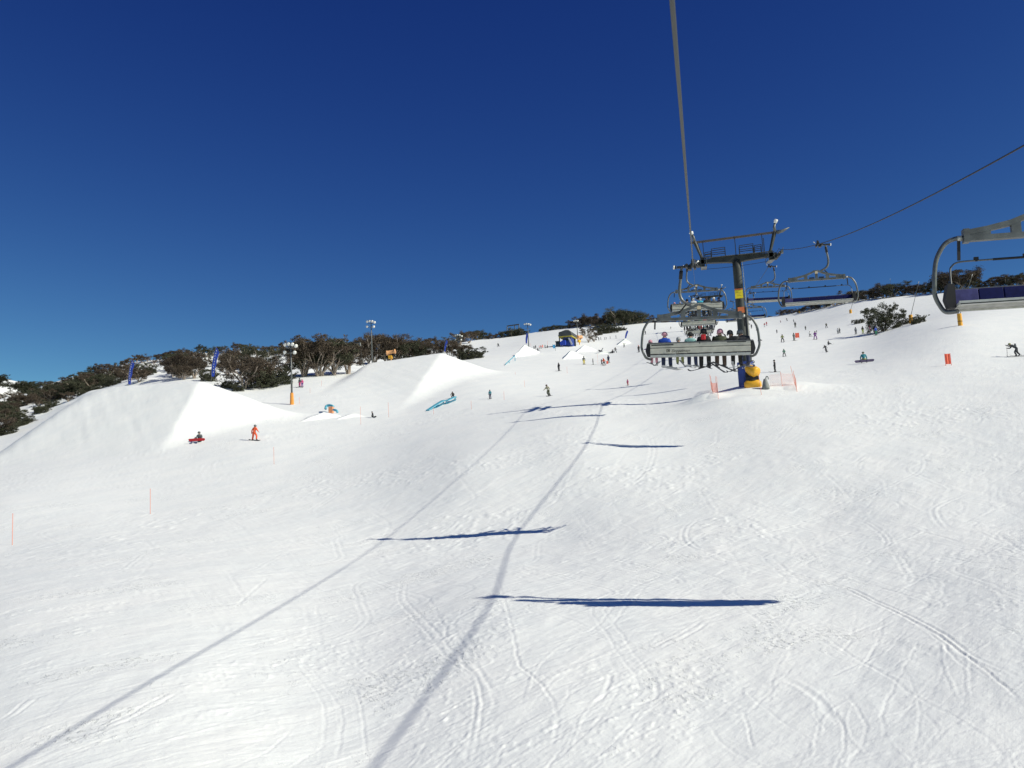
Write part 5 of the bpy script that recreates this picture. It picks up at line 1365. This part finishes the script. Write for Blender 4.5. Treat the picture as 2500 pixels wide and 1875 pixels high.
# trees lower on the hillside, between patches of snow
G2 = 'snow gums scattered over the snowy left hillside'
def jump_y(px): return float(np.interp(px, [-400, 0, 150, 250, 490, 600, 700, 740], [1300, 1074, 986, 950, 928, 962, 1003, 1020]))
for i in range(205):
    px = trng.uniform(-20, 620) if i < 120 else trng.uniform(-20, 250); lo = ridge_y(px)+16; hi = min(jump_y(px)+1, 1068)
    if px > 480: hi = min(hi, 935)
    if hi <= lo: continue
    py = lo+(hi-lo)*trng.random()
    # keep some clearings open
    if any(((px-cx_)/rx_)**2+((py-cy_)/ry_)**2 < 1 for cx_, cy_, rx_, ry_ in ((62, 1012, 26, 16), (262, 915, 22, 9), (400, 918, 22, 14), (520, 885, 26, 14), (640, 885, 38, 26), (15, 960, 30, 9), (340, 935, 18, 8), (150, 985, 22, 7), (108, 978, 16, 6), (20, 1035, 22, 7))): continue
    P, D = hit(px, py)
    if D < 117: continue
    st = 'dome' if trng.random() < .5 else ('bush' if trng.random() < .6 else 'open')
    if i >= 150: st = 'bush'
    h = {'dome': trng.uniform(1.6, 2.9), 'bush': trng.uniform(1.0, 2.2), 'open': trng.uniform(1.9, 3.0)}[st]
    plant(P, h, st, 'low dark bush among the snow gums on the left hillside' if st == 'bush' else 'dark snow gum scattered on the snowy left hillside', 'bushes on the left hillside' if st == 'bush' else G2, trng.uniform(.8, 1.2), None, .15)
# particular trees in the gap behind the padded lamp pole
for px, ytop, yg, st, ws, vr, lab in ((597, 872, 950, 'dome', 1.25, 3, 'broad dark gum with a pale forked trunk in the gap between the two jumps'),
      (665, 858, 930, 'open', 1.25, 0, 'gum with spreading bare limbs left of the six-lamp pole'), (695, 848, 922, 'open', 1.2, 1, 'tall twisted gum directly behind the six-lamp pole'),
      (740, 815, 920, 'sparse', .9, 0, 'tallest thin-crowned gum rising above the others against the sky'), (775, 818, 919, 'sparse', .9, 1, 'thin see-through gum right of the tallest one'),
      (745, 842, 918, 'dome', 1.1, 1, 'dense gum with pale stems behind the two children'), (785, 832, 918, 'dome', 1.1, 2, 'dense gum left of the old lift mast'),
      (815, 828, 916, 'dome', 1.0, 4, 'dense tall gum between the two lattice masts, left one'), (850, 838, 913, 'dome', 1.0, 5, 'dense tall gum between the two lattice masts, right one'),
      (640, 905, 948, 'bush', 1.0, 0, 'low shadowed bush at the edge of the upper left piste'), (672, 898, 940, 'bush', 1.1, 1, 'round dark bush against the piste edge left of the lamp pole'),
      (560, 925, 948, 'bush', 1.1, 2, 'dark scrub just beyond the sunlit side of the first jump'), (580, 938, 955, 'bush', .9, 0, 'small scrub at the foot of the broad forked gum'), (475, 875, 925, 'dome', 1.0, 0, 'dark gum right behind the largest blue banner'),
      (440, 868, 925, 'dome', 1.2, 2, 'dark gum left of the largest blue banner'), (340, 905, 938, 'dome', 1.2, 5, 'dark gum right of the smaller blue banner'), (620, 850, 900, 'dome', 1.1, 4, 'dark gum behind and above the broad forked gum')):
    place_top(px, ytop, yg, st, lab, None, ws, vr)
for px, yt, yg in ((880, 832, 905), (915, 824, 900), (945, 822, 898), (975, 824, 895), (1003, 834, 893), (1030, 842, 890), (1060, 838, 880), (1100, 832, 880), (1135, 842, 882), (1118, 846, 878), (900, 850, 900), (960, 848, 898), (1015, 856, 895)):
    P = pt(px, yg, 215); P[2] = zat(P[0], P[1]); u_, v_, d_ = (P @ RT), (P @ UP), (P @ FWD)
    yb = 937.5-F_PX*v_/d_; h = max(2.5, (yb-yt)*d_/F_PX); plant(P, h, 'dome', 'dark reddish gum in the stand behind the middle jump', 'gums behind the middle jump', .95)
for px, yt, yg, ws in ((1150, 850, 876, 1.3), (1163, 856, 874, 1.2), (1140, 862, 878, 1.2)):
    place_top(px, yt, yg, 'bush', 'dark bush at the right end of the stand, beside the floodlight pole', 'bushes beside the floodlight pole', ws)
# skyline clumps over the middle
G3 = 'rounded gum clumps on the middle skyline'
for px, yt, yg, ws in ((1160, 803, 832, 1), (1178, 808, 830, 1), (1196, 813, 830, 1), (1212, 811, 827, 1), (1230, 804, 826, 1), (1248, 801, 824, 1.1), (1262, 799, 822, 1.2), (1276, 804, 820, 1.0), (1322, 797, 811, 1), (1335, 793, 810, 1.1), (1350, 791, 808, 1.2), (1366, 790, 806, 1.2), (1382, 790, 804, 1.2),
                       (1398, 782, 802, 1.1), (1412, 775, 801, 1.1), (1428, 769, 800, 1.2), (1443, 771, 799, 1.1), (1458, 777, 800, 1.1), (1472, 777, 800, 1), (1486, 764, 798, 1.1), (1503, 756, 798, 1.2), (1520, 756, 796, 1.2), (1538, 758, 795, 1.2), (1556, 761, 793, 1.1), (1572, 767, 791, 1.1), (1590, 771, 790, 1.1), (1608, 774, 790, 1.1), (1625, 778, 789, 1.1), (1642, 779, 789, 1.1), (1660, 780, 789, 1)):
    P, D = hit(px, yg-1.5); h = (yg-yt)*D/F_PX*1.1; plant(P+np.array([0, 3.0, -.6]), h, 'dome', 'rounded dark gum in the clumps along the middle skyline', G3, ws)
# snow-dusted scrub below those clumps
for px, yt, yg in ((1478, 790, 806), (1492, 795, 812), (1470, 800, 812), (1505, 796, 808), (1462, 808, 818), (1455, 796, 806), (1520, 800, 806), (1480, 806, 814)):
    place_top(px, yt, yg, 'bush', 'scrubby bush in the patchy snow right of the lift station', 'scrub right of the lift station', 1.2)
place_top(1437, 797, 837, 'sparse', 'bare-branched gum with pale stems just right of the lift station', None, .95, 1)
place_top(1450, 806, 835, 'sparse', 'leaning bare-branched gum at the right of its twin by the lift station', None, .9, 0)
# right-hand skyline
G4 = 'gums along the right skyline'
for px, yt, yg, ws in ((1700, 776, 787, 1), (1735, 778, 786, 1), (1880, 768, 774, 1), (1905, 757, 772, 1.1), (1920, 755, 770, 1.1), (1936, 756, 767, 1.1), (1955, 752, 765, 1.1), (1975, 745, 761, 1.1), (1996, 738, 757, 1.2), (2018, 727, 752, 1.1), (2040, 722, 748, 1.2), (2060, 725, 744, 1.2),
                       (2082, 714, 740, 1.1), (2100, 712, 736, 1.1), (2120, 712, 734, 1.1), (2140, 708, 731, 1.1), (2162, 698, 729, 1.2), (2184, 696, 727, 1.2), (2205, 706, 724, 1.1), (2222, 699, 722, 1.1), (2238, 696, 720, 1.2), (2258, 697, 718, 1.1), (2280, 692, 716, 1.2), (2298, 690, 713, 1.1),
                       (2385, 684, 705, 1.1), (2402, 690, 703, 1), (2420, 683, 702, 1.1), (2440, 676, 701, 1.2), (2462, 677, 700, 1.2), (2484, 672, 698, 1.2), (2506, 671, 697, 1.2)):
    P, D = hit(px, yg-1.5); h = (yg-yt)*D/F_PX*1.28; plant(P+np.array([0, 2.0, -.4]), h, 'dome' if trng.random() < .85 else 'open', 'dark gum in the row of trees along the right skyline', G4, ws)
for px, yt, yg, ws in ((2318, 668, 708, 1.0), (2345, 657, 707, 1.15), (2366, 666, 706, 1.0)):
    P, D = hit(px, yg-1.5); h = (yg-yt)*D/F_PX*1.15
    plant(P+np.array([0, 2.0, -.5]), h, 'dome', 'big domed gum clump seen inside the frame of the large empty chair', 'gums forming the big domed clump', ws*1.15)
# the big bush on the open slope at the right
P, D = hit(2158, 808)
bt = tree_mesh(123, 5.6, 8.6, 'bush')
r = empty('bush', P-np.array([0, 0, .2]), 0.4); tag(r, 'big dark spreading gum bush alone on the open right slope', 'bush')
s_ = 76*D/F_PX/5.6; r.scale = (s_*.66, s_*.66, s_*.98)
for nm, me in (('trunk', bt[0]), ('crown', bt[1])):
    o = bpy.data.objects.new(nm, me); C.objects.link(o); o.parent = r
for px, yt, yg, ws, lab in ((2213, 772, 790, 1.1, 'small bush tucked between the big bush and its yellow padded lance'), (2243, 766, 787, .9, 'small bush right of the yellow padded lance by the big bush'), (2236, 778, 790, .8, 'tiny low bush at the foot of the lance by the big bush'), (2098, 776, 789, 1.1, 'small low bush at the left edge of the big bush')):
    place_top(px, yt, yg, 'bush', lab, None, ws)
for i in range(16):      # scrub on the distant hill at the far left
    px = trng.uniform(-30, 85); D = 415.0; py = float(np.interp(px, [-40, 0, 40, 90], [916, 922, 930, 946]))+trng.uniform(3, 24)
    P = pt(px, py, D-25); best = None
    plant(P, trng.uniform(1.8, 3.2), 'bush', 'tiny dark scrub on the distant snowy hill at the far left', 'scrub on the distant hill', 1.3)
# ------------------------------------------------------------------ people on the snow
def skier(px, py, hpx, pose, ja, tr, label, az=180, gear='s', head='helmet', hc='black', D=None, skic='dark', pack=None, group=None, zoff=0.0):
    if D is None: P, D = hit(px, py)
    else: P = pt(px, py, D)
    ph = {'sit': 1.0/1.75, 'kneel': 1.25/1.75, 'crouch': 1.25/1.75, 'wedge': 1.62/1.75, 'poling': 1.45/1.75, 'carve': 1.55/1.75}.get(pose, 1.0)
    h = hpx*D/F_PX/ph*1.02
    e = .4
    gx_ = (zat(P[0]+e, P[1])-zat(P[0]-e, P[1]))/(2*e); gy_ = (zat(P[0], P[1]+e)-zat(P[0], P[1]-e))/(2*e)
    rz = rad(-az); f = (-math.sin(rz), math.cos(rz)); s = (math.cos(rz), math.sin(rz))
    return person(P+np.array([0, 0, .015+zoff]), rz, h, pose, ja, tr, label, gear, head, hc, pack=pack, skic=skic, group=group, gr=(gx_*f[0]+gy_*f[1], gx_*s[0]+gy_*s[1]))
# az: heading clockwise from uphill; 180 faces the camera
skier(487, 1080, 26, 'sit', 'grey', 'dark', 'snowboarder in grey and white sitting behind a red board below the first jump', 170, 'b', hc='lgrey', skic='red')
skier(621, 1075, 40, 'board', 'orange', 'orange', 'child in a bright orange suit standing on a board below the first jump', 15, 'b', hc='grey')
skier(732, 945, 22, 'stand', 'grey', 'pink', 'child in grey top holding close to another right of the six-lamp pole', 200, 's', hc='grey')
skier(738, 946, 20, 'stand', 'pink', 'purple', 'child in pink and purple right of the six-lamp pole', 170, 's', hc='lpink')
skier(1060, 868, 19, 'board', 'black', 'black', 'dark figure walking on the crest of the middle jump, silhouetted by trees', 200, '', D=165)
skier(1078, 866, 13, 'sit', 'black', 'black', 'dark figure sitting at the foot of the banner on the middle jump', 200, 'b', D=168)
skier(1144, 878, 17, 'stand', 'black', 'black', 'dark figure standing behind the sunlit side of the middle jump', 200, 'b')
skier(911, 1020, 15, 'kneel', 'dark', 'black', 'dark rider crouched in the snow between two orange marker poles', 230, 'b')
skier(1106, 973, 16, 'crouch', 'black', 'dark', 'rider in black crouching at the top end of the kinked blue rail', 180, 'b')
skier(1197, 975, 22, 'stand', 'teal', 'navy', 'small skier in a teal jacket on the middle of the slope', 185, 's', hc='grey')
skier(1341, 968, 28, 'carve', 'cream', 'olive', 'skier in a cream jacket leaning into a turn', 190, 's', hc='brown')
skier(1365, 907, 20, 'stand', 'black', 'black', 'lone skier in black standing sideways in the middle of the slope', 215, 's')
skier(1426, 890, 20, 'stand', 'grey', 'yellow', 'skier in a dark top and yellow trousers left of the standing group', 160, 's')
skier(1448, 891, 15, 'stand', 'dark', 'grey', 'small dark skier between the yellow-trousered one and the group', 90, 's')
skier(1469, 890, 13, 'stand', 'dark', 'dark', 'dark child at the left of the one in orange', 120, 's')
skier(1475, 893, 19, 'board', 'orange', 'black', 'skier in an orange top with dark trousers in the standing group', 200, 's', hc='orange')
skier(1486, 886, 19, 'stand', 'navy', 'black', 'skier in navy at the right of the standing group', 200, 's')
skier(1533, 942, 15, 'stand', 'pink', 'red', 'tiny child in red and pink between the two rope shadows', 200, 's', hc='red')
skier(1496, 863, 9, 'sit', 'dark', 'dark', 'dark figure sitting beside a standing one above the group', 200, 'b')
skier(1503, 863, 15, 'board', 'dark', 'grey', 'dark figure bending beside a sitting one above the group', 160, '')
skier(1524, 848, 11, 'armsout', 'dark', 'dark', 'skier with arms held wide in front of the highest kicker', 180, 's')
skier(1217, 846, 9, 'crouch', 'grey', 'dark', 'tiny grey skier alone high on the slope left of the blue banners', 200, 's')
skier(1560, 860, 17, 'stand', 'brown', 'black', 'skier in brown just left of the nearest chair', 200, 's', hc='orange')
skier(1576, 817, 9, 'stand', 'dark', 'dark', 'tiny dark skier high above the left side of the nearest chair', 200, 's')
skier(1638, 803, 6, 'stand', 'grey', 'grey', 'tiny grey skier near the top, left of the farther loaded chairs', 200, 's')
for px, py, h_, ja, tr, po, lab in ((1304, 853, 8, 'dark', 'dark', 'stand', 'leftmost dark figure of the small group right of a kicker'), (1308, 852, 9, 'grey', 'dark', 'stand', 'grey figure second from the left in the small group'),
        (1313, 858, 8, 'black', 'white', 'sit', 'black and white figure sitting in front of the small group'), (1317, 853, 9, 'orange', 'dark', 'stand', 'figure in an orange vest in the small group, left one'),
        (1321, 852, 9, 'red', 'brown', 'stand', 'figure in red in the middle of the small group'), (1325, 850, 8, 'orange', 'orange', 'stand', 'figure all in orange in the small group'),
        (1331, 850, 8, 'teal', 'dark', 'stand', 'figure in teal right of the orange ones'), (1337, 850, 7, 'dark', 'black', 'sit', 'dark figure sitting at the right end of the small group'), (1350, 849, 8, 'cyan', 'dark', 'stand', 'figure in light blue beside the square blue banner')):
    skier(px, py, h_, po, ja, tr, lab, rng.uniform(90, 270), '')
for px, py, h_ in ((1441, 832, 8), (1446, 832, 6), (1451, 832, 5), (1455, 831, 5), (1462, 831, 8), (1467, 830, 7), (1476, 830, 7), (1480, 829, 6), (1490, 828, 7), (1504, 827, 8)):
    skier(px, py, h_, 'stand' if h_ > 5 else 'sit', rng.choice(['dark', 'black', 'navy']), 'black', 'tiny dark figure in the line of waiting skiers right of the bare gum', rng.uniform(90, 270), 's', group='waiting skiers near the lift station')
# right-hand slope
skier(2480, 872, 36, 'poling', 'dark', 'dark', 'skier in dark grey bending forward and pushing on poles at the right edge', -80, 'sp', 'beanie', 'khaki', pack='grey')
skier(2110, 887, 29, 'kneel', 'teal', 'khaki', 'snowboarder in a bright teal jacket sitting on the slope with a purple-grey board', 5, '', 'beanie', 'olive')
_b = C.objects['person'] if 'person' in C.objects else None
skier(1893, 909, 30, 'stand', 'black', 'black', 'tall skier in black holding poles beyond the pink netting', -70, 'sp')
skier(1911, 836, 19, 'wedge', 'khaki', 'dark', 'skier in a grey-green jacket, left of the one by the small orange panel', 180, 's', hc='grey')
skier(1939, 832, 19, 'stand', 'grey', 'grey', 'skier in grey standing before the small orange panel', 150, 's')
skier(1915, 869, 18, 'wedge', 'green', 'dark', 'skier in a green jacket with legs apart above the black-clad skier', 190, 's', hc='green')
skier(2018, 859, 18, 'carve', 'black', 'dark', 'skier in black below a sitting figure on the right slope', 190, 'sp', hc='white')
skier(2023, 842, 10, 'sit', 'dark', 'grey', 'dark figure sitting on the snow just above a black-clad skier', 150, 's')
skier(1942, 799, 14, 'stand', 'dark', 'olive', 'dark skier high on the slope under the empty chairs', 190, 's')
skier(1967, 806, 10, 'stand', 'olive', 'dark', 'small olive skier right of the dark one under the empty chairs', 190, 's')
skier(1978, 822, 14, 'board', 'white', 'dark', 'skier in a white top left of the one in purple', 160, 's', hc='dark')
skier(1991, 829, 20, 'wedge', 'purple', 'purple', 'skier in a purple suit with legs apart', 180, 's')
skier(1994, 812, 6, 'stand', 'dark', 'dark', 'tiny dark child right behind the purple skier', 180, 's')
skier(2018, 801, 12, 'wedge', 'olive', 'dark', 'skier in olive green high on the slope left of the big bush', 190, 's')
skier(2046, 814, 13, 'stand', 'white', 'grey', 'skier in a white jacket, left one of a close pair', 190, 's')
skier(2050, 813, 13, 'stand', 'grey', 'dark', 'skier in grey and black, right one of a close pair', 190, 's')
skier(2090, 815, 17, 'stand', 'lgrey', 'dark', 'skier in a pale jacket below the left end of the big bush', 200, 's')
skier(2107, 814, 18, 'stand', 'black', 'lime', 'skier in black with lime green trousers below the big bush', 170, 's')
skier(2124, 806, 13, 'stand', 'pink', 'pink', 'child in pink against the dark of the big bush', 170, 's')
skier(2139, 818, 21, 'stand', 'blue', 'green', 'skier in a bright blue jacket and green trousers in front of the big bush', 150, 'sp', hc='blue')
skier(2081, 789, 9, 'kneel', 'dark', 'dark', 'dark figure kneeling at the left of the big bush', 200, 's')
skier(2257, 783, 8, 'sit', 'black', 'black', 'tiny dark figure sitting right of the padded lance by the big bush', 200, '')
skier(1906, 789, 6, 'stand', 'lpink', 'grey', 'tiny pinkish skier near the skyline under the empty chair', 190, '')
skier(1922, 784, 7, 'carve', 'dark', 'dark', 'dark skier leaning low near the skyline under the empty chair', 190, 's')
skier(1938, 787, 7, 'stand', 'lgrey', 'dark', 'tiny pale skier near the skyline right of the leaning one', 190, 's')
skier(1848, 807, 13, 'stand', 'khaki', 'dark', 'skier in grey green just right of the tower pole', 190, 's')
skier(1835, 802, 10, 'stand', 'dark', 'dark', 'dark skier close to the right side of the tower pole', 190, 's')
skier(1828, 794, 6, 'sit', 'dark', 'dark', 'tiny figure sitting near the right side of the tower pole', 190, 'b')
skier(1867, 799, 10, 'stand', 'red', 'white', 'child in red, left one of a red pair near the skyline', 190, 's')
skier(1872, 796, 10, 'stand', 'red', 'lpink', 'child in red, right one of a red pair near the skyline', 190, 's')
skier(1897, 814, 9, 'stand', 'dark', 'dark', 'small dark skier between the red pair and the grey-green one', 190, 's')
skier(1856, 833, 7, 'sit', 'dark', 'dark', 'dark figure sitting right of the tower pole, above the snow gun', 190, 'b')
# the board in front of the teal rider
for o in list(C.objects):
    if o.name.startswith('person') and 'bright teal' in o.get('label', ''):
        bo = put('snowboard', BOARD, o, [cloth(COL['purple'])], (0, -.42, .16), (rad(65), 0, 0)); bo.material_slots[0].material = cloth((.10, .08, .15))
        bo.scale = (1.25, 1.1, 1.1)
